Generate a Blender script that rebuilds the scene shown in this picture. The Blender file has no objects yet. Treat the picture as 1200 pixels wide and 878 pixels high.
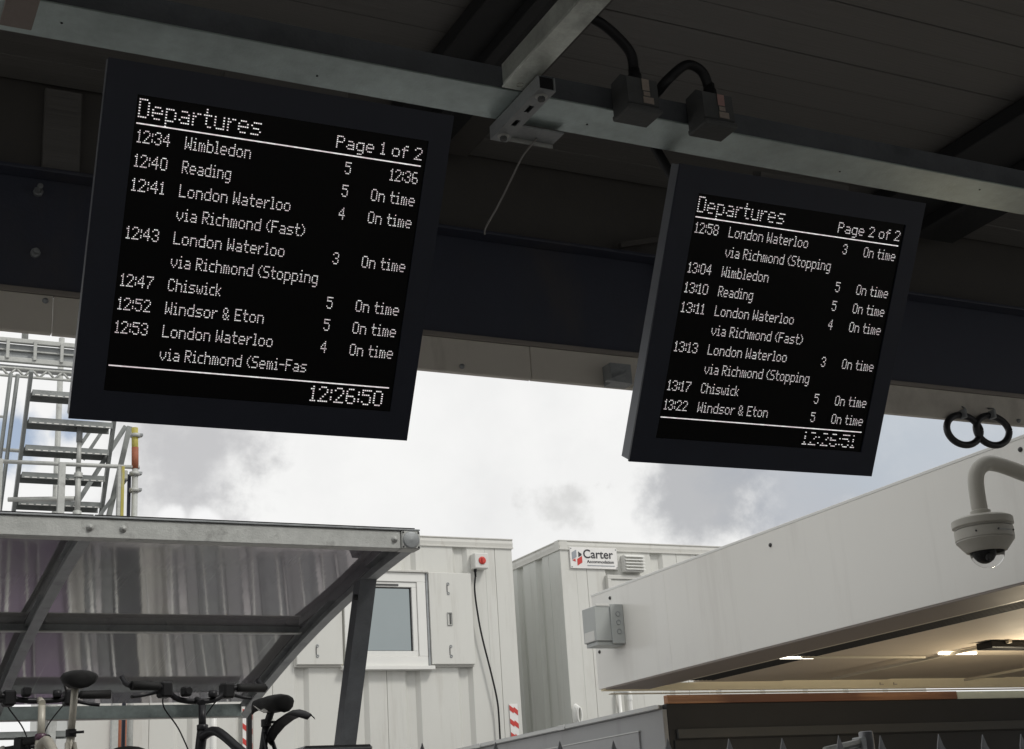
import bpy, math, random
from mathutils import Vector, Matrix
random.seed(7)
SC = bpy.context.scene
C = SC.collection
R = math.radians

# ------------------------------------------------------------------ camera
cam_data = bpy.data.cameras.new('camera')
cam = bpy.data.objects.new('camera', cam_data); C.objects.link(cam)
cam_data.sensor_width = 36.0
cam_data.lens = 50.29
cam_data.clip_end = 2000.0
yaw, pitch, roll = R(27.1813), R(18.3997), R(-3.7336)
fw = Vector((math.sin(yaw)*math.cos(pitch), math.cos(yaw)*math.cos(pitch), math.sin(pitch)))
rt = Vector((math.cos(yaw), -math.sin(yaw), 0)); up = rt.cross(fw)
r2 = math.cos(roll)*rt + math.sin(roll)*up
u2 = -math.sin(roll)*rt + math.cos(roll)*up
cam.matrix_world = Matrix(((r2.x, u2.x, -fw.x, 0), (r2.y, u2.y, -fw.y, 0), (r2.z, u2.z, -fw.z, 1.6), (0, 0, 0, 1)))
SC.camera = cam
SC.view_settings.view_transform = 'Standard'
SC.view_settings.look = 'None'
SC.view_settings.exposure = 0.0
SC.view_settings.gamma = 1.0
SC.cycles.max_bounces = 10
SC.cycles.diffuse_bounces = 6

# ------------------------------------------------------------------ sky and sun
SUN_EL, SUN_AZ = 46.0, 148.0        # azimuth clockwise from +Y (the far side)
wd = bpy.data.worlds.new('World'); SC.world = wd; wd.use_nodes = True
nt = wd.node_tree; nt.nodes.clear()
def N(t, kind, **kw):
    n = t.nodes.new(kind)
    for k, v in kw.items(): setattr(n, k, v)
    return n
def mth(t, op, a, b=None, c=None, clamp=False):
    n = N(t, 'ShaderNodeMath', operation=op); n.use_clamp = clamp
    for i, v in enumerate((a, b, c)):
        if v is None: continue
        if isinstance(v, (int, float)): n.inputs[i].default_value = v
        else: t.links.new(v, n.inputs[i])
    return n.outputs[0]
def mixc(t, f, a, b, blend='MIX'):
    n = N(t, 'ShaderNodeMix', data_type='RGBA', blend_type=blend)
    for i, v in ((0, f), (6, a), (7, b)):
        if isinstance(v, (int, float)): n.inputs[i].default_value = v
        elif isinstance(v, tuple): n.inputs[i].default_value = (*v, 1) if len(v) == 3 else v
        else: t.links.new(v, n.inputs[i])
    return n.outputs[2]
def ramp(t, f, a, b):
    n = N(t, 'ShaderNodeMapRange', interpolation_type='SMOOTHSTEP')
    t.links.new(f, n.inputs[0]); n.inputs[1].default_value = a; n.inputs[2].default_value = b
    return n.outputs[0]
sky = N(nt, 'ShaderNodeTexSky', sky_type='NISHITA')
sky.sun_disc = False; sky.sun_elevation = R(SUN_EL); sky.sun_rotation = R(SUN_AZ)
tc = N(nt, 'ShaderNodeTexCoord')
def noise(t, vec, scale, detail=5, rough=.55, off=None):
    if off is not None:
        m = N(t, 'ShaderNodeMapping'); t.links.new(vec, m.inputs[0]); m.inputs[1].default_value = off; vec = m.outputs[0]
    n = N(t, 'ShaderNodeTexNoise'); t.links.new(vec, n.inputs['Vector'])
    n.inputs['Scale'].default_value = scale; n.inputs['Detail'].default_value = detail; n.inputs['Roughness'].default_value = rough
    return n.outputs['Fac']
dirv = tc.outputs['Generated']
n_big = noise(nt, dirv, 2.6, 6, .55, (1.3, .4, 2.0))
n_mid = noise(nt, dirv, 9.0, 7, .6)
n_fine = noise(nt, dirv, 30.0, 5, .6)
def blob(d, half, soft, amp=.10):
    """smooth cloud bank around a direction; edges broken by noise"""
    dp = N(nt, 'ShaderNodeVectorMath', operation='DISTANCE'); nt.links.new(dirv, dp.inputs[0]); dp.inputs[1].default_value = Vector(d).normalized()
    w = mth(nt, 'MULTIPLY_ADD', n_mid, amp*2, dp.outputs['Value'])
    w = mth(nt, 'MULTIPLY_ADD', n_fine, amp*.7, w)
    return ramp(nt, w, half + soft + amp*1.35, half - soft + amp*1.35)
grey = ramp(nt, n_big, .50, .68)
WHITE = (9.3, 9.3, 9.2)
col = mixc(nt, mth(nt, 'MULTIPLY', grey, .30), WHITE, (5.4, 5.45, 5.65))
CLOUDS = [  # direction, radius, softness, colour, strength
    ((.235, .932, .272), .050, .030, (5.0, 5.0, 5.15), .85),
    ((.272, .929, .248), .026, .020, (4.7, 4.7, 4.8), .7),
    ((.477, .848, .229), .016, .014, (6.2, 6.2, 6.1), .7),
    ((.491, .839, .236), .010, .008, (6.2, 6.2, 6.1), .8),
    ((.555, .800, .226), .035, .022, (4.2, 4.3, 4.5), .85),
    ((.61, .757, .225), .045, .030, (4.1, 4.35, 4.8), .8),
    ((.69, .70, .20), .085, .05, (4.5, 4.85, 5.35), .8),
    ((.67, .70, .26), .06, .05, (5.0, 5.5, 6.1), .8),
]
for d, h, s, cc, st in CLOUDS:
    col = mixc(nt, mth(nt, 'MULTIPLY', blob(d, h, s, .085), st), col, cc)
puff = mth(nt, 'MAXIMUM', blob((.221, .948, .224), .0115, .003, .02), blob((.243, .943, .223), .0125, .003, .02))
col = mixc(nt, puff, col, (9.3, 9.3, 9.3))
blue = mth(nt, 'MAXIMUM', mth(nt, 'MULTIPLY', mth(nt, 'MAXIMUM', blob((.120, .952, .281), .020, .010, .04), blob((.150, .946, .287), .014, .010, .04)), .85), ramp(nt, n_big, .36, .26))
col = mixc(nt, mth(nt, 'MULTIPLY', ramp(nt, noise(nt, dirv, 7.0, 7, .62, (5, 2, 1)),   .50, .68), .09), col, (5.2, 5.2, 5.4))
col = mixc(nt, blue, col, mixc(nt, .62, sky.outputs[0], (3.6, 4.6, 6.3)))
bg = N(nt, 'ShaderNodeBackground'); bg.inputs['Strength'].default_value = .1
nt.links.new(col, bg.inputs['Color'])
wo = N(nt, 'ShaderNodeOutputWorld'); nt.links.new(bg.outputs[0], wo.inputs[0])

sd = bpy.data.lights.new('sun', 'SUN'); so = bpy.data.objects.new('sun', sd); C.objects.link(so)
sd.energy = 1.5; sd.angle = R(11); sd.color = (1, .97, .92)
sdir = Vector((math.sin(R(SUN_AZ))*math.cos(R(SUN_EL)), math.cos(R(SUN_AZ))*math.cos(R(SUN_EL)), math.sin(R(SUN_EL))))
so.rotation_euler = sdir.to_track_quat('Z', 'Y').to_euler()
so.location = (0, 0, 30)

# ------------------------------------------------------------------ materials
def mat(name, col, rough=.6, metal=0.0, var=.12, scale=6.0, bump=.0, bscale=60.0, dirt=None, dirt_amt=.0, stretch=(1, 1, 1), emit=0, coat=0, spec=None, dscale=2.2):
    m = bpy.data.materials.new(name); m.use_nodes = True
    t = m.node_tree; b = t.nodes['Principled BSDF']
    g = N(t, 'ShaderNodeTexCoord'); mp = N(t, 'ShaderNodeMapping'); t.links.new(g.outputs['Object'], mp.inputs[0])
    mp.inputs[3].default_value = stretch; v = mp.outputs[0]
    f = noise(t, v, scale, 6, .6)
    f2 = noise(t, v, scale*7, 3, .6)
    k = mth(t, 'ADD', mth(t, 'MULTIPLY', mth(t, 'SUBTRACT', f, .5), var*2.4), mth(t, 'MULTIPLY_ADD', mth(t, 'SUBTRACT', f2, .5), var*.8, 1.0))
    h = N(t, 'ShaderNodeVectorMath', operation='SCALE'); h.inputs[0].default_value = col; t.links.new(k, h.inputs['Scale'])
    c = h.outputs[0]
    if dirt:
        df = ramp(t, noise(t, v, dscale, 8, .68, (3, 1, 7)), .52, .72)
        c = mixc(t, mth(t, 'MULTIPLY', df, dirt_amt), c, dirt)
    t.links.new(c, b.inputs['Base Color'])
    rr = mth(t, 'MULTIPLY_ADD', mth(t, 'SUBTRACT', f, .5), .35*rough, rough, clamp=True); t.links.new(rr, b.inputs['Roughness'])
    b.inputs['Metallic'].default_value = metal
    if spec is not None: b.inputs['Specular IOR Level'].default_value = spec
    if coat: b.inputs['Coat Weight'].default_value = coat; b.inputs['Coat Roughness'].default_value = .12
    if emit:
        b.inputs['Emission Color'].default_value = (*col, 1); b.inputs['Emission Strength'].default_value = emit
    if bump:
        bn = N(t, 'ShaderNodeBump'); bn.inputs['Strength'].default_value = bump; bn.inputs['Distance'].default_value = .01
        t.links.new(noise(t, v, bscale, 4, .6), bn.inputs['Height']); t.links.new(bn.outputs[0], b.inputs['Normal'])
    return m
M = dict(
    soffit=mat('soffit_boards', (.155, .150, .143), .38, var=.16, scale=3, stretch=(.15, 5, 5), bump=.25, bscale=18),
    darkbeam=mat('dark_blue_paint', (.042, .047, .070), .5, var=.10, scale=4, bump=.08, bscale=90, dirt=(.06, .055, .05), dirt_amt=.25),
    darkwall=mat('dark_panel', (.085, .080, .074), .7, var=.15, scale=3, bump=.1),
    rafterdark=mat('dark_rafter_paint', (.02, .021, .022), .65, var=.2, scale=5, bump=.1),
    galv=mat('galvanised_steel', (.47, .55, .535), .33, .7, var=.42, scale=5, bump=.12, bscale=140, dirt=(.17, .20, .20), dirt_amt=.9, dscale=1.6),
    galvdark=mat('dark_galvanised_steel', (.10, .108, .118), .5, .3, var=.3, scale=12, bump=.15, bscale=120, dirt=(.05, .055, .06), dirt_amt=.7, dscale=5),
    galvdull=mat('dull_galvanised_steel', (.30, .315, .32), .5, .3, var=.28, scale=12, bump=.15, bscale=120, dirt=(.16, .17, .18), dirt_amt=.7, dscale=5),
    galvsunlit=mat('sunlit_galvanised', (.72, .76, .70), .35, .6, var=.4, dirt=(.25, .26, .25), dirt_amt=.7, dscale=3, scale=14, bump=.15, bscale=140),
    galvlight=mat('weathered_light_galvanised', (.44, .45, .43), .55, .15, var=.26, scale=14, bump=.2, bscale=120, dirt=(.22, .22, .21), dirt_amt=.7, dscale=9),
    brownsteel=mat('brown_tinted_steel', (.26, .22, .20), .6, .2, var=.2, scale=9, bump=.1),
    gutter=mat('beige_grey_gutter', (.66, .62, .55), .42, var=.07, scale=2.2, dirt=(.30, .27, .23), dirt_amt=.5, stretch=(1, 1, 1), dscale=1.5),
    gutterlip=mat('gutter_lip', (.26, .235, .21), .5, var=.1, scale=5),
    bezel=mat('display_bezel', (.014, .0175, .031), .42, var=.08, scale=20, bump=.03, bscale=400),
    dispside=mat('display_side_metal', (.20, .21, .23), .42, .3, var=.06, scale=12),
    screen=mat('display_screen', (.0015, .0015, .0017), .25, var=.0, spec=.25),
    text=mat('lit_display_dots', (.90, .88, .90), .6, var=0, emit=.74),
    blackplastic=mat('black_plastic', (.013, .013, .014), .45, spec=.22, var=.15, scale=20),
    cablegrey=mat('cable_sheath', (.022, .022, .026), .4, var=.1),
    wire=mat('thin_grey_wire', (.24, .23, .22), .5, var=.1),
    connector=mat('dark_grey_casting', (.075, .078, .078), .6, var=.2, scale=18, bump=.2),
    label=mat('faded_label', (.33, .28, .24), .7, var=.25, scale=60),
    labelpink=mat('faded_pink_label', (.36, .22, .20), .7, var=.25, scale=60),
    cabin=mat('cabin_white_paint', (.60, .60, .565), .45, var=.04, scale=1.5, dirt=(.50, .49, .45), dirt_amt=.45, stretch=(1, 1, .35), bump=.03, bscale=8),
    cabinside=mat('cabin_white_paint_side', (.56, .57, .54), .45, var=.04, scale=1.5, dirt=(.46, .46, .43), dirt_amt=.45, stretch=(1, 1, .35)),
    cabinrail=mat('cabin_rail_paint', (.57, .565, .53), .45, var=.06, scale=4),
    upvc=mat('white_upvc', (.72, .72, .69), .3, var=.03, scale=3),
    glass=mat('window_glass', (.31, .345, .35), .03, 1.0, var=.03, scale=1.2),
    gasket=mat('window_gasket', (.05, .05, .05), .6),
    red=mat('red_plastic', (.55, .05, .035), .4),
    redtape=mat('red_tape', (.52, .045, .035), .45, var=.1),
    whitetape=mat('white_tape', (.75, .74, .72), .45),
    boxgrey=mat('grey_plastic_box', (.40, .42, .41), .45, var=.05),
    boxlight=mat('light_grey_plastic', (.62, .62, .59), .4, var=.04),
    fascia=mat('white_fascia_metal', (.74, .73, .685), .20, var=.025, scale=.8, dirt=(.63, .60, .585), dirt_amt=.4, bump=.02, bscale=1.6, coat=.25, dscale=.7),
    undersoffit2=mat('brown_return', (.22, .19, .165), .6, var=.08, scale=3),
    undersoffit=mat('brown_soffit', (.56, .49, .40), .7, var=.08, scale=3, bump=.05),
    slot=mat('dark_slats', (.03, .029, .027), .7),
    cream=mat('cream_painted_beam', (.86, .78, .57), .5, var=.06, scale=2, dirt=(.5, .43, .3), dirt_amt=.35, stretch=(.5, 1, 1)),
    trimlight=mat('pale_trim', (.62, .57, .46), .45, var=.04),
    glowstrip=mat('soffit_glow', (1, .92, .76), .5, var=0, emit=6),
    kiosk=mat('charcoal_cladding', (.026, .026, .027), .7, var=.12, scale=3, bump=.1),
    kiosktrim=mat('charcoal_trim', (.055, .056, .055), .6, var=.1),
    kioskside=mat('grey_cladding', (.30, .305, .31), .55, var=.06, scale=2, bump=.04),
    kioskedge=mat('pale_edge_flashing', (.50, .51, .50), .45, var=.08),
    purpleboard=mat('purple_board', (.285, .225, .31), .6, var=.1),
    greenboard=mat('pale_green_board', (.60, .64, .58), .55, var=.05),
    domewhite=mat('camera_housing_grey', (.40, .385, .34), .42, var=.04, scale=8),
    red_rust=mat('rust_red_paint', (.30, .10, .05), .7, var=.3, scale=30),
    yellow=mat('worn_yellow_paint', (.40, .35, .07), .6, var=.35, scale=25, dirt=(.33, .33, .29), dirt_amt=.95, stretch=(1, 1, .25), dscale=14),
    tread=mat('stair_tread_steel', (.24, .255, .25), .55, .3, var=.18, scale=20, bump=.2, dirt=(.12, .13, .13), dirt_amt=.6, dscale=9),
    palegalv=mat('palisade_steel', (.20, .205, .215), .4, .4, var=.25, scale=30, bump=.1),
    bikeblack=mat('bike_black_paint', (.016, .016, .018), .35, spec=.22, var=.1, scale=30),
    rubber=mat('black_rubber', (.014, .014, .014), .6, spec=.22, var=.15, scale=60, bump=.2, bscale=300),
    bikepurple=mat('bike_purple_paint', (.075, .030, .055), .35, var=.2, scale=30),
    alloy=mat('brushed_alloy', (.45, .44, .41), .4, .5, var=.15, scale=40),
    palealloy=mat('pale_painted_post', (.42, .40, .34), .45, .2, var=.2, scale=40),
    asphalt=mat('asphalt', (.055, .055, .056), .9, var=.2, scale=8, bump=.4),
    concrete=mat('concrete_paving', (.44, .425, .40), .85, var=.12, scale=3, bump=.3),
    yard=mat('yard_surface', (.43, .415, .41), .85, var=.2, scale=2, bump=.3),
    logo_grey=mat('logo_grey', (.28, .30, .33), .5), ink=mat('dark_ink', (.03, .03, .035), .5),
    clear=None,
)
# timber with stretched grain
def timber():
    m = bpy.data.materials.new('stained_timber'); m.use_nodes = True; t = m.node_tree; b = t.nodes['Principled BSDF']
    g = N(t, 'ShaderNodeTexCoord'); mp = N(t, 'ShaderNodeMapping'); t.links.new(g.outputs['Object'], mp.inputs[0]); mp.inputs[3].default_value = (.5, 9, 22)
    f = noise(t, mp.outputs[0], 3.0, 8, .65)
    c = mixc(t, ramp(t, f, .3, .7), (.46, .235, .125), (.25, .12, .065))
    f3 = noise(t, g.outputs['Object'], .7, 3)
    c = mixc(t, ramp(t, f3, .42, .62), c, (.17, .07, .04))
    t.links.new(c, b.inputs['Base Color']); b.inputs['Roughness'].default_value = .55
    bn = N(t, 'ShaderNodeBump'); bn.inputs['Strength'].default_value = .3; t.links.new(f, bn.inputs['Height']); t.links.new(bn.outputs[0], b.inputs['Normal'])
    return m
M['timber'] = timber()
t_ = M['text'].node_tree; b_ = t_.nodes['Principled BSDF']; g_ = N(t_, 'ShaderNodeTexCoord')
f_ = noise(t_, g_.outputs['Object'], 90, 3, .7)
t_.links.new(mixc(t_, ramp(t_, f_, .35, .65), (.80, .66, .70), (.90, .92, .90)), b_.inputs['Emission Color'])
t_.links.new(mth(t_, 'MULTIPLY_ADD', f_, .7, .40), b_.inputs['Emission Strength'])
# tinted shelter roof sheet: glossy polycarbonate, reflection streaks and drips painted into its colour
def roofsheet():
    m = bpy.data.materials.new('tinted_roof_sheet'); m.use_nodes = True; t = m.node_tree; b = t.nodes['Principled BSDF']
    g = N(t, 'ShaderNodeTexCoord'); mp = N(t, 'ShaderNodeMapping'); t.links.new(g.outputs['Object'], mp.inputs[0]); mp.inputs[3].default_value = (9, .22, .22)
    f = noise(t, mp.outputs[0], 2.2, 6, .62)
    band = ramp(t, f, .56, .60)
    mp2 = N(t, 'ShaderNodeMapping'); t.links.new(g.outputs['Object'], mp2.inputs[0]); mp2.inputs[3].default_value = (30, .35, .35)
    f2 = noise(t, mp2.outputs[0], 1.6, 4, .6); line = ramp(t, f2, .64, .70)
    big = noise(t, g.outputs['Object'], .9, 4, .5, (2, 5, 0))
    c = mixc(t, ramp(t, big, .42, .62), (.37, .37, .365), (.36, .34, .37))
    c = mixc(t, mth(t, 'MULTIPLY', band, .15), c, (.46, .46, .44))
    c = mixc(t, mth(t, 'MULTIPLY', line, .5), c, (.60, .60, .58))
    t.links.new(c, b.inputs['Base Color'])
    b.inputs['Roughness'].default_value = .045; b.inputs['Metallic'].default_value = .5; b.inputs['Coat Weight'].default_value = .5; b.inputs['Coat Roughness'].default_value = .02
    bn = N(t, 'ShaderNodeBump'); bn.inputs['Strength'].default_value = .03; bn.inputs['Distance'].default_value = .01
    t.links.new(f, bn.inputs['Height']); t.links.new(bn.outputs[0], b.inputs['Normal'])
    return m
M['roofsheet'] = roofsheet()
def clearmat():
    m = bpy.data.materials.new('clear_dome'); m.use_nodes = True; b = m.node_tree.nodes['Principled BSDF']
    b.inputs['Base Color'].default_value = (.9, .9, .9, 1); b.inputs['Roughness'].default_value = .02
    b.inputs['Transmission Weight'].default_value = 1; b.inputs['IOR'].default_value = 1.12
    return m
M['clear'] = clearmat()
def runs(m, col, amt, scale=(7, 7, .5)):
    t = m.node_tree; b = t.nodes['Principled BSDF']; src = b.inputs['Base Color'].links[0].from_socket
    g = N(t, 'ShaderNodeTexCoord'); mp = N(t, 'ShaderNodeMapping'); t.links.new(g.outputs['Object'], mp.inputs[0]); mp.inputs[3].default_value = scale
    k = ramp(t, noise(t, mp.outputs[0], 1.3, 7, .65), .54, .70)
    t.links.new(mixc(t, mth(t, 'MULTIPLY', k, amt), src, col), b.inputs['Base Color'])
runs(M['cabin'], (.40, .38, .34), .30); runs(M['cabinside'], (.36, .35, .32), .35); runs(M['cabinrail'], (.33, .30, .26), .4, (5, 5, 2))
runs(M['fascia'], (.60, .58, .54), .35, (1.5, 3.5, .35)); runs(M['gutter'], (.30, .27, .23), .35, (3, 3, .8)); runs(M['darkbeam'], (.09, .08, .075), .35, (2, 2, .7))
runs(M['kioskside'], (.20, .20, .20), .3, (3, 3, .5))

# ------------------------------------------------------------------ builders
WM = {}
def wm(o):
    return WM.get(o.name, Matrix.Identity(4))
def thing(name, label, cat, loc=(0, 0, 0), rotz=0, group=None):
    o = bpy.data.objects.new(name, None); C.objects.link(o); o.empty_display_size = .1
    o.location = loc; o.rotation_euler = (0, 0, rotz)
    WM[o.name] = Matrix.LocRotScale(Vector(loc), o.rotation_euler, None)
    tag(o, label, cat, group); return o
def tag(o, label=None, cat=None, group=None, kind=None):
    for k, v in (('label', label), ('category', cat), ('group', group), ('kind', kind)):
        if v: o[k] = v
    return o
class MB:
    def __init__(s): s.v = []; s.f = []; s.sm = []
    def add(s, vs, fs, smooth=False):
        o = len(s.v); s.v += [Vector(v) for v in vs]
        for f in fs: s.f.append(tuple(i+o for i in f)); s.sm.append(smooth)
        return s
    def box(s, x0, x1, y0, y1, z0, z1):
        return s.add([(x, y, z) for z in (z0, z1) for y in (y0, y1) for x in (x0, x1)],
                     [(0, 2, 3, 1), (4, 5, 7, 6), (0, 1, 5, 4), (2, 6, 7, 3), (0, 4, 6, 2), (1, 3, 7, 5)])
    def bbox(s, x0, x1, y0, y1, z0, z1, b=.003):
        """box with chamfered edges"""
        vs = []
        for sx, X in ((1, x0), (-1, x1)):
            for sy, Y in ((1, y0), (-1, y1)):
                for sz, Z in ((1, z0), (-1, z1)):
                    vs += [(X, Y+sy*b, Z+sz*b), (X+sx*b, Y, Z+sz*b), (X+sx*b, Y+sy*b, Z)]
        def i(a, c, d, k): return (a*4+c*2+d)*3+k
        fs = [(i(0,0,0,0), i(0,0,1,0), i(0,1,1,0), i(0,1,0,0)), (i(1,0,0,0), i(1,1,0,0), i(1,1,1,0), i(1,0,1,0)),
              (i(0,0,0,1), i(1,0,0,1), i(1,0,1,1), i(0,0,1,1)), (i(0,1,0,1), i(0,1,1,1), i(1,1,1,1), i(1,1,0,1)),
              (i(0,0,0,2), i(0,1,0,2), i(1,1,0,2), i(1,0,0,2)), (i(0,0,1,2), i(1,0,1,2), i(1,1,1,2), i(0,1,1,2))]
        for a in (0, 1):
            for c in (0, 1):
                fs.append((i(a,c,0,0), i(a,c,0,1), i(a,c,1,1), i(a,c,1,0)))
                fs.append((i(a,0,c,0), i(a,0,c,2), i(a,1,c,2), i(a,1,c,0)))
                fs.append((i(0,a,c,1), i(0,a,c,2), i(1,a,c,2), i(1,a,c,1)))
                for d in (0, 1): fs.append((i(a,c,d,0), i(a,c,d,1), i(a,c,d,2)))
        return s.add(vs, fs)
    def obox(s, c, ax, ay, az):
        c, ax, ay, az = map(Vector, (c, ax, ay, az))
        return s.add([c+i*ax+j*ay+k*az for k in (-1, 1) for j in (-1, 1) for i in (-1, 1)],
                     [(0, 2, 3, 1), (4, 5, 7, 6), (0, 1, 5, 4), (2, 6, 7, 3), (0, 4, 6, 2), (1, 3, 7, 5)])
    def bar(s, a, b, w, h, upv=(0, 0, 1)):
        a, b = Vector(a), Vector(b); d = (b-a); L = d.length; d.normalize()
        x = d.cross(Vector(upv)).normalized(); z = x.cross(d)
        return s.obox((a+b)/2, x*w/2, d*L/2, z*h/2)
    def tube(s, pts, r, n=10, smooth=True, caps=True):
        pts = [Vector(p) for p in pts]; rs = r if isinstance(r, (list, tuple)) else [r]*len(pts)
        o = len(s.v); prev = None
        for i, p in enumerate(pts):
            d = (pts[min(i+1, len(pts)-1)]-pts[max(i-1, 0)]).normalized()
            if prev is None:
                a = Vector((0, 0, 1)) if abs(d.z) < .9 else Vector((1, 0, 0)); x = d.cross(a).normalized()
            else: x = (prev-d*prev.dot(d)).normalized()
            prev = x; y = d.cross(x)
            for k in range(n):
                t = 2*math.pi*k/n; s.v.append(p+(x*math.cos(t)+y*math.sin(t))*rs[i])
        for i in range(len(pts)-1):
            for k in range(n):
                a = o+i*n+k; b = o+i*n+(k+1) % n
                s.f.append((a, b, b+n, a+n)); s.sm.append(smooth)
        if caps:
            s.f.append(tuple(o+k for k in reversed(range(n)))); s.sm.append(False)
            e = o+(len(pts)-1)*n; s.f.append(tuple(e+k for k in range(n))); s.sm.append(False)
        return s
    def lathe(s, c, prof, n=24, axis=(0, 0, 1), smooth=True, sharp=False):
        """prof: (r, h) pairs along axis"""
        c = Vector(c); ax = Vector(axis).normalized()
        a = Vector((1, 0, 0)) if abs(ax.x) < .9 else Vector((0, 1, 0)); x = ax.cross(a).normalized(); y = ax.cross(x)
        if sharp:
            for i in range(len(prof)-1): s.lathe(c, prof[i:i+2], n, axis, smooth, False)
            return s
        o = len(s.v)
        for r, h in prof:
            for k in range(n):
                t = 2*math.pi*k/n; s.v.append(c+ax*h+(x*math.cos(t)+y*math.sin(t))*max(r, 1e-4))
        for i in range(len(prof)-1):
            for k in range(n):
                a = o+i*n+k; b = o+i*n+(k+1) % n; s.f.append((a, b, b+n, a+n)); s.sm.append(smooth)
        return s
    def prism(s, poly, ext, f):
        """poly of 2D pts, f(u, v, t) -> 3D for t in ext"""
        n = len(poly); o = len(s.v)
        for t in ext: s.v += [Vector(f(u, v, t)) for u, v in poly]
        s.f.append(tuple(o+i for i in reversed(range(n)))); s.f.append(tuple(o+n+i for i in range(n))); s.sm += [False]*2
        for i in range(n):
            j = (i+1) % n; s.f.append((o+i, o+j, o+n+j, o+n+i)); s.sm.append(False)
        return s
    def build(s, name, m, parent=None, local=False):
        me = bpy.data.meshes.new(name)
        vs = s.v
        if parent is not None and not local:
            inv = wm(parent).inverted(); vs = [inv @ v for v in vs]
        me.from_pydata([tuple(v) for v in vs], [], s.f)
        me.polygons.foreach_set('use_smooth', s.sm)
        me.materials.append(m); me.update()
        import bmesh
        bm = bmesh.new(); bm.from_mesh(me); bmesh.ops.recalc_face_normals(bm, faces=bm.faces); bm.to_mesh(me); bm.free()
        o = bpy.data.objects.new(name, me); C.objects.link(o)
        if parent is not None:
            o.parent = parent; WM[o.name] = wm(parent)
        return o
def kids(o): return [c for c in bpy.data.objects if c.parent == o]
def copy_thing(o, loc, rotz=None, label=None):
    r = o.copy(); C.objects.link(r); r.location = loc
    if rotz is not None: r.rotation_euler = (0, 0, rotz)
    if label: r['label'] = label
    for ch in kids(o):
        c = ch.copy(); C.objects.link(c); c.parent = r
        for g in kids(ch):
            d = g.copy(); C.objects.link(d); d.parent = c
    return r
def smooth_path(pts, n=8):
    P = [Vector(p) for p in pts]; out = []
    for i in range(len(P)-1):
        p0 = P[max(i-1, 0)]; p1 = P[i]; p2 = P[i+1]; p3 = P[min(i+2, len(P)-1)]
        for k in range(n):
            t = k/n
            out.append(.5*((2*p1)+(p2-p0)*t+(2*p0-5*p1+4*p2-p3)*t*t+(3*p1-p0-3*p2+p3)*t**3))
    out.append(P[-1]); return out

# ------------------------------------------------------------------ setting
g = MB().box(-700, 700, -700, 700, -.3, 0).build('ground', M['asphalt']); tag(g, kind='structure')
g = MB().box(-14, 16, -9, 4.9, 0, .12).build('platform', M['concrete']); tag(g, kind='structure')
g = MB().box(-60, 60, 4.95, 120, 0, 1.30).build('yard', M['yard']); tag(g, kind='structure')

# ------------------------------------------------------------------ platform canopy
cp = thing('platform_canopy', 'dark boarded station canopy overhead with blue-black edge beam and beige gutter', 'canopy', (2, 0, 4.0))
def plank_mesh(w):
    b = MB().bbox(-9, 9, 0, w, 0, .03, .002); return b
pw = .150
k = 0; y = 4.38-pw
first = None
while y > -8.5:
    if first is None:
        first = plank_mesh(pw-.003).build('soffit_plank', M['soffit'], cp, local=True)
        o = first
    else:
        o = first.copy(); C.objects.link(o)
    o.location = (1.0, y, .10+random.uniform(0, .004)); y -= pw
MB().box(-8, 12, -8.6, 4.40, 4.16, 4.30).build('roof_deck', M['darkwall'], cp)
MB().box(-8, 12, 4.40, 4.46, 3.775, 4.30).build('upper_wall_panel', M['darkwall'], cp)
# edge beam, an I section seen from inside
MB().bbox(-8, 12, 4.40, 4.415, 3.36, 3.77, .002).build('edge_beam_web', M['darkbeam'], cp)
MB().bbox(-8, 12, 4.33, 4.398, 3.762, 3.776, .003).build('beam_top_flange', M['darkbeam'], cp)
MB().bbox(-8, 12, 4.375, 4.398, 3.355, 3.375, .003).build('gutter_lip', M['gutterlip'], cp)
gx = [-8, .64, 2.33, 5.1, 8.4, 12]
for i in range(len(gx)-1):
    z = .0015*(i % 2)
    MB().bbox(gx[i]+.0015, gx[i+1]-.0015, 4.38+z, 4.405+z, 3.228, 3.354, .0015).build('gutter_length', M['gutter'], cp)
for x, zz in ((.615, 3.335), (4.72, 3.247), (2.05, 3.25)):
    MB().lathe((x, 4.379, zz), [(.0, -.010), (.007, -.009), (.010, 0)], 10, (0, 1, 0)).build('gutter_screw', M['galvdull'], cp)
# gutter bracket beside the right display
b = MB(); b.prism([(0, 0), (.10, .045), (.10, -.005)], (4.30, 4.32), lambda u, v, t: (2.60+u, t, 3.222+v)); b.box(2.63, 2.72, 4.32, 4.376, 3.222, 3.30)
b.build('gutter_bracket', M['galvdull'], cp)
# bolts in the beam
for x, zz, L in ((.58, 3.715, .055), (.58, 3.50, .03)):
    MB().lathe((x, 4.40, zz), [(.016, 0), (.016, -.012), (.009, -.013), (.009, -L), (0, -L-.001)], 8, (0, 1, 0), False).build('beam_bolt', M['galvdull'], cp)
# beam stiffener and small cleats on the wall
MB().bbox(.585, .705, 4.375, 4.398, 3.785, 4.09, .004).build('wall_cleat', M['soffit'], cp)
MB().prism([(2.93, 3.77), (3.06, 3.77), (2.99, 3.38), (2.96, 3.38)], (4.36, 4.372), lambda u, v, t: (u, t, v)).build('web_stiffener', M['darkbeam'], cp)
MB().bar((2.74, 4.35, 3.80), (3.2, 4.35, 3.93), .02, .02).build('tie_rod', M['darkwall'], cp)
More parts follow.
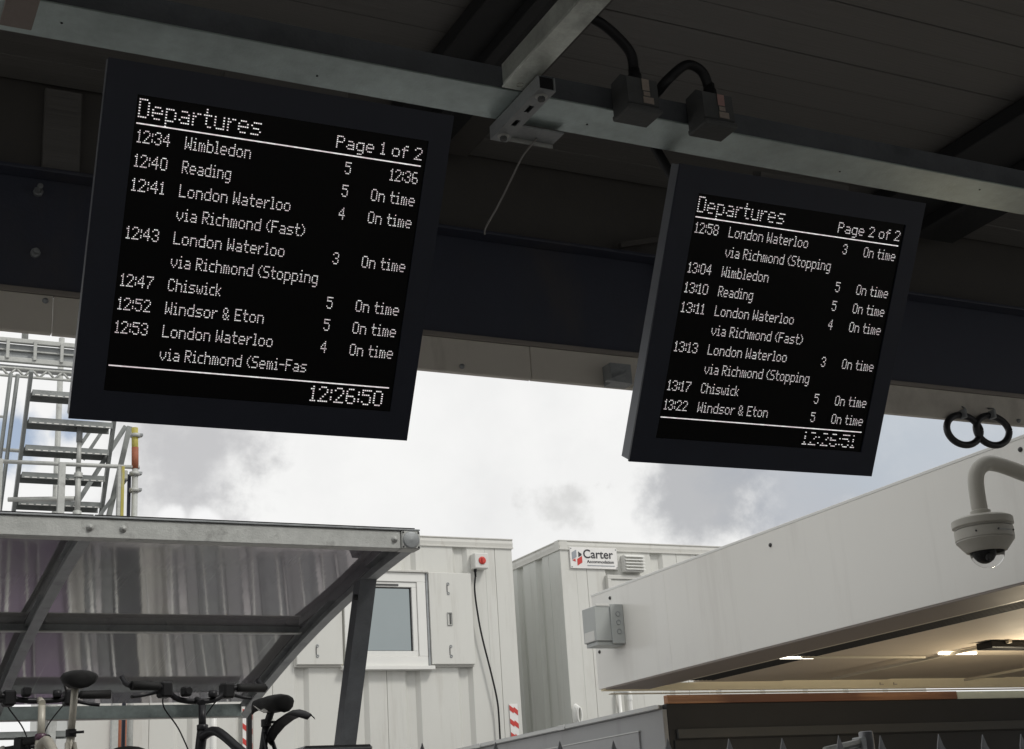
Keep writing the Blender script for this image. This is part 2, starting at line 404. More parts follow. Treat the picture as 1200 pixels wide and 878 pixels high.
# dark rafters running front to back just under the boards
for x0, x1 in ((1.70, 1.96), (3.85, 4.45), (-.62, -.38), (6.0, 6.26)):
    MB().bbox(x0, x1, -8.3, 4.32, 4.03, 4.092, .004).build('rafter', M['rafterdark'], cp)
    MB().bbox((x0+x1)/2-.02, (x0+x1)/2+.02, -8.3, 4.32, 3.985, 4.03, .003).build('rafter_flange', M['rafterdark'], cp)
MB().bbox(1.965, 2.10, 2.0, 4.34, 4.07, 4.092, .003).build('rafter_side_plate', M['darkwall'], cp)

# hanging steel frame that carries the displays
fr = thing('display_support_frame', 'galvanised steel rail frame under the canopy carrying both displays', 'support frame', (1.5, 2.44, 3.13))
MB().bbox(-3.0, 6.0, 2.380, 2.503, 3.130, 3.134, .001).build('rail_lower_flange', M['galv'], fr)
MB().bbox(-3.0, 6.0, 2.3815, 2.386, 3.1345, 3.186, .001).build('rail_front_web', M['galvdark'], fr)  # darker steel here puts the shade of this face into the colour
MB().bbox(-3, 6, 2.40, 2.50, 3.140, 3.190, .003).build('rail_backing', M['galvdull'], fr)
for x0, x1, mm in ((1.240, 1.297, 'galvsunlit'), (.243, .301, 'brownsteel'), (3.40, 3.46, 'galv')):  # middle rail is brighter: sunlight on it is put into the colour
    ye = 2.478 if mm == 'brownsteel' else 2.376
    z0 = 3.1245 if mm == 'brownsteel' else 3.132
    c = MB().bbox(x0, x1, -2.0, ye, z0, z0+.004, .001).bbox(x0, x0+.004, -2.0, min(ye, 2.37), z0+.0045, z0+.052, .001)
    c.build('cross_rail', M[mm], fr)
for x in (-1.2, 3.43, 4.8):
    MB().tube([(x+.012, 2.43, 3.19), (x+.012, 2.43, 4.03)], .006, 8).build('hanger_rod', M['galvdull'], fr)
for x in (.35, .86, 1.49, 2.2, 2.62, 3.1):
    MB().lathe((x, 2.44+.02*math.sin(9*x), 3.1295), [(0, -.001), (.0022, -.001), (.0026, 0)], 8).build('rivet_hole', M['blackplastic'], fr)
b = MB().lathe((1.272, 2.352, 3.13), [(.008, 0), (.008, -.006), (.004, -.007), (.004, -.03), (0, -.031)], 8, (0, 0, -1)); b.build('rail_bolt', M['alloy'], fr)

# slotted strut under the rail, real slots between raised webs
st = thing('slotted_strut', 'short slotted steel channel with two bolts under the rail between displays', 'bracket', (1.30, 2.40, 3.09))
sx0, sx1, sy0, sy1, sz = 1.286, 1.326, 2.298, 2.535, 3.096
b = MB()
b.box(sx0, sx0+.003, sy0, sy1, sz+.0025, 3.128); b.box(sx1-.003, sx1, sy0, sy1, sz+.0025, 3.128)
slots = [(2.318, .0), (2.383, .030), (2.448, .028), (2.512, .0)]
b.box(sx0, sx0+.014, sy0, sy1, sz, sz+.0025); b.box(sx1-.014, sx1, sy0, sy1, sz, sz+.0025)
ys = [sy0, 2.368, 2.398, 2.434, 2.462, sy1]
for i in (0, 2, 4): b.box(sx0+.014, sx1-.014, ys[i], ys[i+1], sz, sz+.0025)
b.build('channel', M['galvdull'], st)
MB().box(sx0+.0035, sx1-.0035, sy0+.003, sy0+.03, sz+.004, 3.1275).build('channel_end_shade', M['blackplastic'], st)  # black block paints the shade inside the open channel end
MB().box(sx0+.0035, sx1-.0035, sy0+.031, sy1-.002, sz+.02, 3.1275).build('channel_inner_shade', M['galvdark'], st)  # dark fill paints the shaded hollow of the channel
for yy in (2.326, 2.510):
    MB().lathe(((sx0+sx1)/2, yy, sz-.0005), [(0, -.002), (.011, -.002), (.0135, 0)], 16).build('washer', M['galvlight'], st)
    MB().lathe(((sx0+sx1)/2, yy, sz-.002), [(0, -.008), (.008, -.008), (.008, 0)], 6, smooth=False).build('bolt_head', M['connector'], st)
pl = thing('spacer_plate', 'small flat steel plate tucked behind the rail beside the slotted strut', 'plate', (1.4, 2.52, 3.12))
MB().bbox(1.335, 1.450, 2.49, 2.545, 3.117, 3.121, .001).build('plate_body', M['galvdull'], pl)
MB().bbox(1.335, 1.450, 2.546, 2.549, 3.108, 3.121, .001).build('plate_lip', M['galvlight'], pl)
w = MB().tube(smooth_path([(1.40, 2.53, 3.116), (1.371, 2.55, 3.075), (1.352, 2.57, 3.03), (1.330, 2.60, 2.975), (1.305, 2.62, 2.925), (1.300, 2.62, 2.905)], 6), .0022, 6).build('loose_wire', M['wire'])
tag(w, 'thin loose grey wire dangling below the rail between the two displays', 'wire')

# connector boxes on the rail
def conn(x0, x1, label, lm, cable, rr):
    t = thing('connector_box', label, 'connector', ((x0+x1)/2, 2.34, 3.08), 0, 'connector boxes on the display rail')
    b = MB(); b.prism([(2.310, 3.118), (2.318, 3.112), (2.376, 3.112), (2.376, 3.192), (2.335, 3.196), (2.312, 3.180)], (x0, x1), lambda u, v, tt: (tt, u, v)); b.build('housing', M['connector'], t)
    MB().bbox(x0-.005, x1+.005, 2.306, 2.376, 3.098, 3.1115, .003).build('base_cap', M['connector'], t)
    lx = x0+(x1-x0)*.48
    sl = MB().box(lx, lx+.018, 2.3085, 2.3095, 3.150, 3.178); o = sl.build('upper_label', M[lm], t)
    MB().box(lx, lx+.026, 2.3080, 2.3095, 3.119, 3.134).build('lower_label', M['label'], t)
    MB().box(lx+.002, lx+.018, 2.3082, 2.3095, 3.137, 3.147).build('middle_label', M['label'], t)
    gx_ = x0+(x1-x0)*.48
    MB().lathe((gx_, 2.335, 3.185), [(.016, 0), (.016, .014), (.013, .016), (.013, .030), (0, .030)], 12).build('cable_gland', M['blackplastic'], t)
    cb = MB().tube(smooth_path(cable, 7), rr, 12).build('cable', M['blackplastic'], t)
conn(1.512, 1.590, 'grey cable connector box on the rail, the one nearer the left display', 'label',
     [(1.549, 2.335, 3.208), (1.540, 2.33, 3.255), (1.485, 2.325, 3.30), (1.43, 2.325, 3.318), (1.37, 2.325, 3.31), (1.32, 2.335, 3.27), (1.30, 2.35, 3.22)], .0115)
conn(1.708, 1.788, 'grey cable connector box with pinkish label, right above the right display', 'labelpink',
     [(1.746, 2.335, 3.208), (1.728, 2.33, 3.243), (1.690, 2.33, 3.252), (1.655, 2.345, 3.225), (1.635, 2.37, 3.20), (1.66, 2.50, 3.205), (1.725, 2.555, 3.18), (1.750, 2.555, 3.135), (1.775, 2.55, 3.085), (1.81, 2.545, 3.05)], .0115)

# ------------------------------------------------------------------ departure displays
FONT = {
'0': ".###.|#...#|#...#|#...#|#...#|#...#|.###.", '1': ".#.|##.|.#.|.#.|.#.|.#.|###",
'2': ".###.|#...#|....#|...#.|..#..|.#...|#####", '3': ".###.|#...#|....#|..##.|....#|#...#|.###.",
'4': "...#.|..##.|.#.#.|#..#.|#####|...#.|...#.", '5': "#####|#....|####.|....#|....#|#...#|.###.",
'6': ".###.|#....|#....|####.|#...#|#...#|.###.", '7': "#####|....#|...#.|..#..|..#..|.#...|.#...",
'8': ".###.|#...#|#...#|.###.|#...#|#...#|.###.", '9': ".###.|#...#|#...#|.####|....#|....#|.###.",
':': ".|#|#|.|#|#|.", '-': "....|....|....|####|....|....|....", '.': ".|.|.|.|.|#|#",
'(': "..#|.#.|#..|#..|#..|.#.|..#", ')': "#..|.#.|..#|..#|..#|.#.|#..",
'&': ".##..|#..#.|#..#.|.##..|#.#.#|#..#.|.##.#",
'D': "####.|#...#|#...#|#...#|#...#|#...#|####.", 'P': "####.|#...#|#...#|####.|#....|#....|#....",
'W': "#...#|#...#|#...#|#.#.#|#.#.#|##.##|#...#", 'R': "####.|#...#|#...#|####.|#.#..|#..#.|#...#",
'L': "#....|#....|#....|#....|#....|#....|#####", 'F': "#####|#....|#....|####.|#....|#....|#....",
'E': "#####|#....|#....|####.|#....|#....|#####", 'S': ".####|#....|#....|.###.|....#|....#|####.",
'C': ".###.|#...#|#....|#....|#....|#...#|.###.", 'O': ".###.|#...#|#...#|#...#|#...#|#...#|.###.",
'a': ".....|.....|.###.|....#|.####|#...#|.####", 'b': "#....|#....|####.|#...#|#...#|#...#|####.",
'c': "....|....|.###|#...|#...|#...|.###", 'd': "....#|....#|.####|#...#|#...#|#...#|.####",
'e': ".....|.....|.###.|#...#|#####|#....|.###.", 'f': "..##|.#..|####|.#..|.#..|.#..|.#..",
'g': ".....|.....|.####|#...#|#...#|#...#|.####|....#|.###.", 'h': "#....|#....|####.|#...#|#...#|#...#|#...#",
'i': ".#.|...|##.|.#.|.#.|.#.|###", 'k': "#...|#...|#..#|#.#.|##..|#.#.|#..#",
'l': "##.|.#.|.#.|.#.|.#.|.#.|###", 'm': ".....|.....|##.#.|#.#.#|#.#.#|#.#.#|#.#.#",
'n': ".....|.....|####.|#...#|#...#|#...#|#...#", 'o': ".....|.....|.###.|#...#|#...#|#...#|.###.",
'p': ".....|.....|####.|#...#|#...#|#...#|####.|#....|#....", 'r': "....|....|#.##|##..|#...|#...|#...",
's': ".....|.....|.####|#....|.###.|....#|####.", 't': ".#..|.#..|####|.#..|.#..|.#..|..##",
'u': ".....|.....|#...#|#...#|#...#|#...#|.####", 'v': ".....|.....|#...#|#...#|#...#|.#.#.|..#..",
'w': ".....|.....|#...#|#...#|#.#.#|#.#.#|.#.#.", ' ': "..|..|..|..|..|..|..",
}
def dot_text(mb, s, u0, u1, vtop, cap, fn, rows_off=(), fill=(.68, .56)):
    cols = 0; lay = []
    for ch in s:
        rows = FONT[ch].split('|'); w = len(rows[0]); lay.append((cols, rows)); cols += w+1
    cols -= 1; du = (u1-u0)/cols; dv = cap/7
    for c0, rows in lay:
        for r, row in enumerate(rows):
            if r in rows_off: continue
            for c, ch in enumerate(row):
                if ch != '#': continue
                u = u0+(c0+c+.5)*du; v = vtop+(r+.5)*dv; a = du*fill[0]/2; h = dv*fill[1]/2
                mb.add([fn(u-a, v-h), fn(u+a, v-h), fn(u+a, v+h), fn(u-a, v+h)], [(0, 1, 2, 3)])
def make_display(loc, tilt, yw, lines, page, clock, label, garble):
    W, H, T = .700, .692, .044
    t = thing('departure_display', label, 'display screen', loc, 0, 'departure displays hanging under the canopy')
    P = Vector(loc); U = Vector((math.cos(yw), math.sin(yw), 0))
    V = Vector((-math.sin(tilt)*math.sin(yw), math.sin(tilt)*math.cos(yw), -math.cos(tilt))); n = U.cross(V).normalized()
    if n.y > 0: n = -n      # towards the viewers
    def at(u, v, d=0): return P+U*u+V*v+n*d
    # casing: bezel frame, side wall set behind it, rounded rear
    def obx(u0, u1, v0, v1, d0, d1, name, m, par=t):
        vs = [at(u, v, d) for d in (d0, d1) for v in (v0, v1) for u in (u0, u1)]
        return MB().add(vs, [(0, 2, 3, 1), (4, 5, 7, 6), (0, 1, 5, 4), (2, 6, 7, 3), (0, 4, 6, 2), (1, 3, 7, 5)]).build(name, m, par)
    su0, su1, sv0, sv1 = .060, .653, .059, .632
    b = MB()
    o4 = [(0, 0), (W, 0), (W, H), (0, H)]; i4 = [(su0, sv0), (su1, sv0), (su1, sv1), (su0, sv1)]
    vs = [at(u, v, 0) for u, v in o4]+[at(u, v, 0) for u, v in i4]+[at(u, v, -.006) for u, v in i4]+[at(u, v, -.006) for u, v in o4]
    fs = []
    for k in range(4):
        j = (k+1) % 4; fs += [(k, j, 4+j, 4+k), (4+k, 4+j, 8+j, 8+k), (k, 12+k, 12+j, j)]
    b.add(vs, fs).build('bezel', M['bezel'], t)
    e = .0025
    ring = [(e, 0+e), (W-e, e), (W-e, H-e), (e, H-e)]
    vs = [at(u, v, -.0062) for u, v in ring]+[at(u, v, -T) for u, v in ring]
    q = .012
    vs += [at(u+(q if u < .3 else -q), v+(q if v < .3 else -q), -T-q) for u, v in ring]
    fs = [(k, (k+1) % 4, 4+(k+1) % 4, 4+k) for k in range(4)]+[(4+k, 4+(k+1) % 4, 8+(k+1) % 4, 8+k) for k in range(4)]+[(8, 9, 10, 11)]
    MB().add(vs, fs).build('casing', M['dispside'], t)
    sc = obx(su0-.002, su1+.002, sv0-.002, sv1+.002, -.0058, -.0035, 'screen', M['screen'])
    D = -.0022
    def tx(name, items):
        mb = MB()
        for it in items: dot_text(mb, *it[:5], lambda u, v: at(u, v, D), *it[5:])
        return mb.build(name, M['text'], sc)
    tx('title_lettering', [('Departures', .0645, .3035, .064, .0385, (), (.72, .42))])
    tx('page_lettering', [(page, .458, .6435, .0755, .026)])
    for vv, nm in ((.1125, 'upper_rule'), (.5815, 'lower_rule')):
        MB().add([at(.064, vv-.0012, D), at(.6435, vv-.0012, D), at(.6435, vv+.0012, D), at(.064, vv+.0012, D)], [(0, 1, 2, 3)]).build(nm, M['text'], sc)
    wid = {'Wimbledon': .1300, 'Reading': .0960, 'London Waterloo': .2225, 'via Richmond (Fast)': .2585, 'via Richmond (Stopping': .2985,
           'Chiswick': .1045, 'Windsor & Eton': .1980, 'via Richmond (Semi-Fas': .2995}
    for i, (tm, dest, plat, stat) in enumerate(lines):
        vt = .1235+i*.0461
        if tm: tx('departure_time', [(tm, .0682, .1308, vt, .0255)])
        tx('destination_lettering', [(dest, .1592, .1592+wid[dest], vt, .0255)])
        if plat: tx('platform_number', [(plat, .4830, .4960, vt+.002, .0255)])
        if stat: tx('status_lettering', [(stat, .5455 if stat[0] == 'O' else .5800, .6415, vt+.002, .0255)])
    if garble: tx('clock_lettering', [(clock, .471, .630, .5895, .0345, (1, 4), (.80, .46))])
    else: tx('clock_lettering', [(clock, .4740, .6330, .5885, .0345, (), (.74, .50))])
    # mounting plate and lugs between the casing and the rail
    obx(.22, .47, -.011, .001, -.040, -.008, 'mounting_bracket', M['darkwall'])
    return t
ST = 'On time'
make_display((.4312, 2.3993, 3.050), R(29.1), R(-.94), [('12:34', 'Wimbledon', '5', '12:36'), ('12:40', 'Reading', '5', ST), ('12:41', 'London Waterloo', '4', ST), (None, 'via Richmond (Fast)', None, None),
    ('12:43', 'London Waterloo', '3', ST), (None, 'via Richmond (Stopping', None, None), ('12:47', 'Chiswick', '5', ST), ('12:52', 'Windsor & Eton', '5', ST), ('12:53', 'London Waterloo', '4', ST), (None, 'via Richmond (Semi-Fas', None, None)],
    'Page 1 of 2', '12:26:50', 'left hanging departures display showing page 1 of 2 and first train 12:34 Wimbledon', False)
make_display((1.6896, 2.3972, 3.0384), R(29.9), R(-1.36), [('12:58', 'London Waterloo', '3', ST), (None, 'via Richmond (Stopping', None, None), ('13:04', 'Wimbledon', '5', ST), ('13:10', 'Reading', '5', ST),
    ('13:11', 'London Waterloo', '4', ST), (None, 'via Richmond (Fast)', None, None), ('13:13', 'London Waterloo', '3', ST), (None, 'via Richmond (Stopping', None, None), ('13:17', 'Chiswick', '5', ST), ('13:22', 'Windsor & Eton', '5', ST)],
    'Page 2 of 2', '12:26:51', 'right hanging departures display showing page 2 of 2 with broken clock digits', True)

# ------------------------------------------------------------------ cable coil hooked on the gutter
def loop(cx, cz, yy, lab):
    pts = [(cx+.084*math.cos(a), yy+.020*math.sin(a*.5), cz+.066*math.sin(a)) for a in [2*math.pi*k/36 for k in range(37)]]
    o = MB().tube(pts, .0150, 12, caps=False).build('cable_loop', M['cablegrey'])
    tag(o, lab, 'cable loop', 'cable loops hung on the gutter')
    MB().bbox(cx-.006, cx+.006, yy-.022, yy+.018, cz+.046, cz+.086, .003).build('cable_tie', M['galvdull'], o)
    MB().tube([(cx+.03, yy+.012, cz+.060), (cx+.03, yy+.014, cz+.10), (cx+.03, 4.379, cz+.11)], .004, 8).build('wire_hook', M['galvdull'], o)
loop(4.375, 3.177, 4.352, 'black cable loop hung on the beige gutter, the left one of the pair')
loop(4.524, 3.181, 4.335, 'black cable loop on the gutter nearest the dome camera, the right one of the pair')

# ------------------------------------------------------------------ site cabins
def wall_profile(x0, x1, ribs, y, rd=.045, sl=.047, seams=()):
    """outline of a ribbed sheet: flat pans with recessed ribs and thin seams, in the (x, y) plane"""
    ev = sorted([(r, 'r', w) for r, w in ribs]+[(s_, 's', 0) for s_ in seams])
    p = [(x0, y)]
    for x, kd, w in ev:
        if kd == 'r': p += [(x, y), (x+sl, y+rd), (x+w-sl, y+rd), (x+w, y)]
        else: p += [(x-.004, y), (x, y+.012), (x+.004, y)]
    p += [(x1, y), (x1, y+.09), (x0, y+.09)]
    return p
def cabin(name, label, x0, x1, y0, y1, z0, z1, fribs, fseams, sribs, sseams, side, splits):
    t = thing(name, label, 'portable cabin', ((x0+x1)/2, (y0+y1)/2, z0), 0, 'site cabins behind the yard')
    zt = z1-.115
    xs = [x0+.002]+splits+[x1-.002]
    for i in range(len(xs)-1):
        a, b_ = xs[i], xs[i+1]
        pr = wall_profile(a+.001, b_-.001, [r for r in fribs if a < r[0] < b_], y0, seams=[q for q in fseams if a < q < b_])
        MB().prism(pr, (z0+.12, zt), lambda u, v, tt: (u, v, tt)).build('front_panel', M['cabin'], t)
    for sx in ((x0,) if side == 'L' else (x0,)):
        pr = wall_profile(y0+.002, y1-.002, sribs, 0, seams=sseams)
        MB().prism(pr, (z0+.12, zt), lambda u, v, tt: (sx+v, u, tt)).build('side_panel', M['cabinside'], t)
    MB().box(x0+.1, x1-.003, y0+.10, y1, z0+.12, zt).build('body', M['cabinside'], t)
    rail = [(0, 0), (-.018, .0), (-.018, .018), (-.004, .022), (-.010, .062), (-.004, .102), (-.016, .108), (-.016, .118), (.10, .118), (.10, 0)]
    MB().prism(rail, (x0-.014, x1+.014), lambda u, v, tt: (tt, y0+u, zt+v-.002)).build('top_rail', M['cabinrail'], t)
    MB().prism(rail, (y0-.012, y1), lambda u, v, tt: (x0+u+.003, tt, zt+v-.0045)).build('side_top_rail', M['cabinrail'], t)
    MB().box(x0+.02, x1-.02, y0+.02, y1-.02, zt+.02, zt+.10).build('roof', M['cabinrail'], t)
    MB().bbox(x0, x1, y0-.004, y0+.12, z0, z0+.118, .004).build('bottom_rail', M['cabinrail'], t)
    MB().bbox(x0, x0+.12, y0+.121, y1, z0, z0+.118, .004).build('side_bottom_rail', M['cabinrail'], t)
    for ax in (x0+.3, x1-.3):
        for ay in (y0+.3, y1-.3): MB().bbox(ax-.1, ax+.1, ay-.1, ay+.1, 1.30, z0, .01).build('support_leg', M['galvdull'], t)
    return t
Z0 = 2.36
c1 = cabin('site_cabin', 'white ribbed site cabin with a shuttered window behind the bike shelter', 2.49, 7.545, 15.0, 17.45, Z0, 5.12,
      [(2.91, .19), (3.555, .19), (4.20, .19), (4.84, .165), (5.50, .19), (6.12, .187), (6.767, .19)], [3.3, 4.6, 5.904, 7.316], [(15.6, .19), (16.2, .19), (16.8, .19)], [], 'L', [3.95, 7.187])
c2 = cabin('site_cabin', 'white ribbed site cabin with company sign, right of the shuttered cabin', 8.193, 13.6, 15.0, 17.45, Z0, 5.135,
      [(8.80, .19), (9.457, .19), (10.13, .19), (10.79, .19), (11.45, .19), (12.1, .19), (12.75, .19)], [8.545, 9.85], [(15.47, .19), (16.0, .19), (16.55, .19), (17.0, .19)], [15.30], 'L', [8.40, 9.2, 11.2])
# cabin window with frame, sash, pane; shutters
wf = MB()
def ring(x0, x1, z0, z1, w, y0, y1):
    b = MB(); b.bbox(x0, x1, y0, y1, z1-w, z1, .004); b.bbox(x0, x1, y0, y1, z0, z0+w, .004)
    b.bbox(x0, x0+w, y0, y1, z0+w, z1-w, .004); b.bbox(x1-w, x1, y0, y1, z0+w, z1-w, .004); return b
wfo = ring(5.405, 6.385, 3.625, 4.672, .105, 14.935, 15.06).build('window_frame', M['upvc'], c1)
ring(5.512, 6.278, 3.732, 4.565, .058, 14.95, 15.05).build('sash', M['upvc'], wfo)
ring(5.571, 6.219, 3.791, 4.506, .008, 14.975, 15.04).build('gasket', M['gasket'], wfo)
MB().box(5.579, 6.211, 14.992, 15.0, 3.799, 4.498).build('pane', M['glass'], wfo)
MB().bbox(5.70, 6.06, 14.942, 14.949, 4.520, 4.540, .001).build('trickle_vent', M['gasket'], wfo)
MB().bbox(5.36, 6.45, 14.895, 15.0, 3.580, 3.622, .004).build('window_sill', M['upvc'], c1)
MB().bbox(5.33, 6.42, 14.91, 15.0, 4.674, 4.700, .004).build('drip_hood', M['cabinrail'], c1)
def shutter(x0, x1):
    s_ = MB().bbox(x0, x1, 14.925, 14.965, 3.640, 4.682, .005).build('shutter', M['cabin'], c1)
    MB().bbox(x0-.012, x1+.004, 14.966, 14.998, 3.618, 4.668, .004).build('shutter_return', M['cabinrail'], s_)
    cx = (x0+x1)/2-.03
    for zc in (4.497, 3.785):
        for dz in (.055, -.055): MB().lathe((cx, 14.924, zc+dz), [(.018, 0), (.018, -.005), (.009, -.0055), (.009, .0)], 10, (0, 1, 0)).build('hook_eye', M['galvdull'], s_)
        MB().bbox(cx-.018, cx-.010, 14.918, 14.9245, zc-.04, zc+.04, .001).build('hook_slot', M['gasket'], s_)
    ring(cx-.03, cx+.035, 4.075, 4.225, .010, 14.912, 14.9245).build('pull_handle', M['galvlight'], s_)
    MB().bbox(cx+.002, cx+.014, 14.915, 14.9245, 4.09, 4.21, .001).build('handle_recess', M['gasket'], s_)
shutter(6.425, 6.960); shutter(4.850, 5.372)
# hinge strip next to right shutter
MB().bbox(6.392, 6.418, 14.94, 14.999, 3.63, 4.67, .003).build('hinge_strip', M['galvdull'], c1)
# isolator and cable on cabin
iso = thing('isolator_switch', 'small grey isolator box with a red rotary switch on the cabin wall', 'switch', (7.08, 14.93, 4.73))
MB().bbox(6.995, 7.170, 14.87, 14.998, 4.735, 4.915, .008).build('box', M['boxlight'], iso)
MB().lathe((7.088, 14.869, 4.826), [(.045, 0), (.045, -.008), (.035, -.010), (0, -.010)], 20, (0, 1, 0)).build('dial_plate', M['red'], iso)
MB().bbox(7.078, 7.098, 14.842, 14.858, 4.795, 4.857, .003).build('rotary_handle', M['redtape'], iso)
MB().lathe((7.02, 14.93, 4.734), [(.018, 0), (.018, -.03), (.012, -.034), (.012, -.09), (0, -.091)], 10).build('cable_gland', M['blackplastic'], iso)
o = MB().tube(smooth_path([(7.02, 14.93, 4.66), (7.000, 14.93, 4.48), (7.03, 14.93, 4.15), (7.072, 14.93, 3.90), (7.155, 14.93, 3.52), (7.208, 14.93, 3.23), (7.222, 14.94, 2.99), (7.222, 14.95, 2.5)], 6), .011, 8).build('power_cable', M['blackplastic'])
tag(o, 'black power cable hanging down the cabin wall from the red isolator switch', 'cable')
# hazard tape panels
def hazard(name, label, x0, x1, z0, z1, y):
    t = thing(name, label, 'hazard tape', ((x0+x1)/2, y, z0), 0, 'red and white hazard tapes on the cabins')
    MB().box(x0, x1, y-.004, y, z0, z1).build('white_backing', M['whitetape'], t)
    hh = .085; z = z0+.01; w = x1-x0
    while z+hh < z1+.03:
        a = [(x0, z+.05), (x0+w*.45, z+.012), (x0+w*.5, z+.028), (x1, z-.012), (x1, z+.045), (x0+w*.55, z+.085), (x0+w*.5, z+.068), (x0, z+.105)]
        a = [(u, min(max(v, z0+.002), z1-.002)) for u, v in a]
        MB().prism(a, (y-.0065, y-.0045), lambda u, v, tt: (u, tt, v)).build('red_stripe', M['redtape'], t)
        z += .150
hazard('hazard_tape', 'red and white hazard tape at the bottom right corner of the shuttered cabin', 7.385, 7.490, 2.62, 3.20, 14.993)
hazard('hazard_tape', 'red and white hazard tape seen behind the black bike under the shelter', 4.27, 4.375, 2.48, 3.20, 14.993)
# second cabin extras
def flat_text(s_, size, loc, m, par, name, sx=1.0, ext=.001):
    cu = bpy.data.curves.new('tmp', 'FONT'); cu.body = s_; cu.size = size; cu.extrude = ext; cu.offset = size*.012
    ob = bpy.data.objects.new('tmp', cu); C.objects.link(ob)
    dg = bpy.context.evaluated_depsgraph_get(); me = bpy.data.meshes.new_from_object(ob.evaluated_get(dg))
    bpy.data.objects.remove(ob)
    inv = wm(par).inverted()
    for v in me.vertices: v.co = inv @ Vector((loc[0]+v.co.x*sx, loc[1]-v.co.z, loc[2]+v.co.y))
    me.materials.clear(); me.materials.append(m); me.name = name
    o = bpy.data.objects.new(name, me); C.objects.link(o); o.parent = par; return o
sg = thing('company_sign', 'white rectangular Carter company sign with grey and red logo on the right cabin', 'sign', (8.65, 14.985, 4.78))
MB().bbox(8.318, 8.976, 14.975, 14.995, 4.792, 5.052, .003).build('sign_board', M['whitetape'], sg)
def quad(pts, name, m): MB().prism(pts, (14.971, 14.9745), lambda u, v, tt: (u, tt, v)).build(name, m, sg)
quad([(8.342, 4.985), (8.405, 5.020), (8.405, 4.930), (8.342, 4.895)], 'logo_mark', M['logo_grey'])
quad([(8.344, 4.890), (8.388, 4.910), (8.388, 4.872)], 'logo_mark', M['redtape'])
quad([(8.412, 4.905), (8.480, 4.945), (8.480, 4.865), (8.412, 4.825)], 'logo_mark', M['redtape'])
quad([(8.432, 4.998), (8.476, 4.968), (8.476, 4.952), (8.432, 4.930)], 'logo_mark', M['ink'])
flat_text('Carter', .150, (8.495, 14.9725, 4.922), M['ink'], sg, 'sign_lettering', 1.02)
flat_text('Accommodation', .052, (8.545, 14.9725, 4.862), M['ink'], sg, 'sign_lettering', 1.08)
MB().box(8.548, 8.93, 14.9715, 14.9745, 4.826, 4.835).build('small_print_line', M['logo_grey'], sg)
for x in (8.335, 8.960):
    for z in (5.035, 4.810): MB().lathe((x, 14.974, z), [(0, -.004), (.007, -.003), (.009, 0)], 8, (0, 1, 0)).build('sign_screw', M['galvdull'], sg)
vt = thing('vent_cowl', 'white louvred vent cowl beside the company sign on the right cabin', 'vent', (9.16, 14.9, 4.74))
MB().bbox(9.035, 9.30, 14.90, 14.998, 4.755, 4.965, .004).build('cowl_body', M['boxlight'], vt)
for k_ in range(5):
    z = 4.772+k_*.039
    b = MB(); b.prism([(14.899, z+.030), (14.862, z+.012), (14.862, z+.002), (14.899, z+.020)], (9.03, 9.305), lambda u, v, tt: (tt, u, v)); b.build('louvre', M['upvc'], vt)
wb = ring(8.790, 9.75, 3.62, 4.715, .05, 14.93, 14.998).build('window_frame', M['cabinrail'], c2)
MB().bbox(8.842, 9.698, 14.95, 14.99, 3.672, 4.663, .004).build('shutter', M['cabin'], c2)
pp = thing('waste_pipe', 'short white waste pipe with an elbow on the right cabin wall', 'pipe', (8.88, 14.9, 2.7))
MB().tube(smooth_path([(8.815, 14.998, 3.315), (8.83, 14.93, 3.318), (8.90, 14.90, 3.318), (8.935, 14.90, 3.28), (8.935, 14.90, 3.2), (8.935, 14.90, 2.5)], 6), .030, 12).build('pipe_run', M['upvc'], pp)
MB().lathe((8.935, 14.90, 3.21), [(.036, 0), (.036, .05)], 14).build('pipe_collar', M['upvc'], pp)
MB().tube([(8.815, 14.93, 3.29), (8.815, 14.93, 2.5)], .022, 10).build('drop_pipe', M['upvc'], pp)
co = thing('coiled_hose', 'small white coiled hose hanging at the corner of the right cabin', 'hose', (8.22, 14.93, 2.9))
for k_ in range(4):
    pts = [(8.225+(.040-.004*k_)*math.cos(a)+.006*k_, 14.95-.018*k_, 3.05+(.125-.012*k_)*math.sin(a)) for a in [2*math.pi*q/24 for q in range(25)]]
    MB().tube(pts, .012, 8, caps=False).build('coil', M['upvc'], co)
MB().tube(smooth_path([(8.24, 14.92, 2.94), (8.27, 14.92, 2.88), (8.30, 14.93, 2.83)], 4), .012, 8).build('hose_end', M['upvc'], co)

# ------------------------------------------------------------------ white canopy on the right
rc = thing('white_canopy', 'long white flat canopy with a deep fascia and brown underside on the right', 'canopy', (7.5, 7, 2.68))
FX = 5.32
for ya, yb in ((4.66, 8.28), (8.2808, 9.30)): MB().bbox(FX, FX+.03, ya, yb, 2.685, 3.365, .001).build('fascia_panel', M['fascia'], rc)
MB().bbox(FX-.0015, FX+.06, 4.66, 9.305, 3.3655, 3.383, .002).build('fascia_capping', M['upvc'], rc)
MB().box(FX+.03, 13.0, 4.70, 9.27, 3.05, 3.34).build('roof_deck', M['fascia'], rc)
MB().bbox(FX+.001, 5.695, 4.66, 9.20, 2.672, 2.684, .002).build('fascia_return', M['undersoffit2'], rc)
MB().bbox(5.697, 5.742, 4.66, 9.0, 2.676, 2.694, .002).build('edge_trim', M['trimlight'], rc)
sp = MB().bbox(5.744, 6.075, 4.66, 8.95, 2.712, 2.73, .002).build('slatted_strip', M['slot'], rc)
for k_ in range(9):
    x = 5.75+k_*.037; MB().box(x, x+.015, 4.70, 8.9, 2.696, 2.7115).build('slat', M['slot'], sp)
xs = [6.08, 6.90, 7.95, 9.2, 10.6, 13.0]
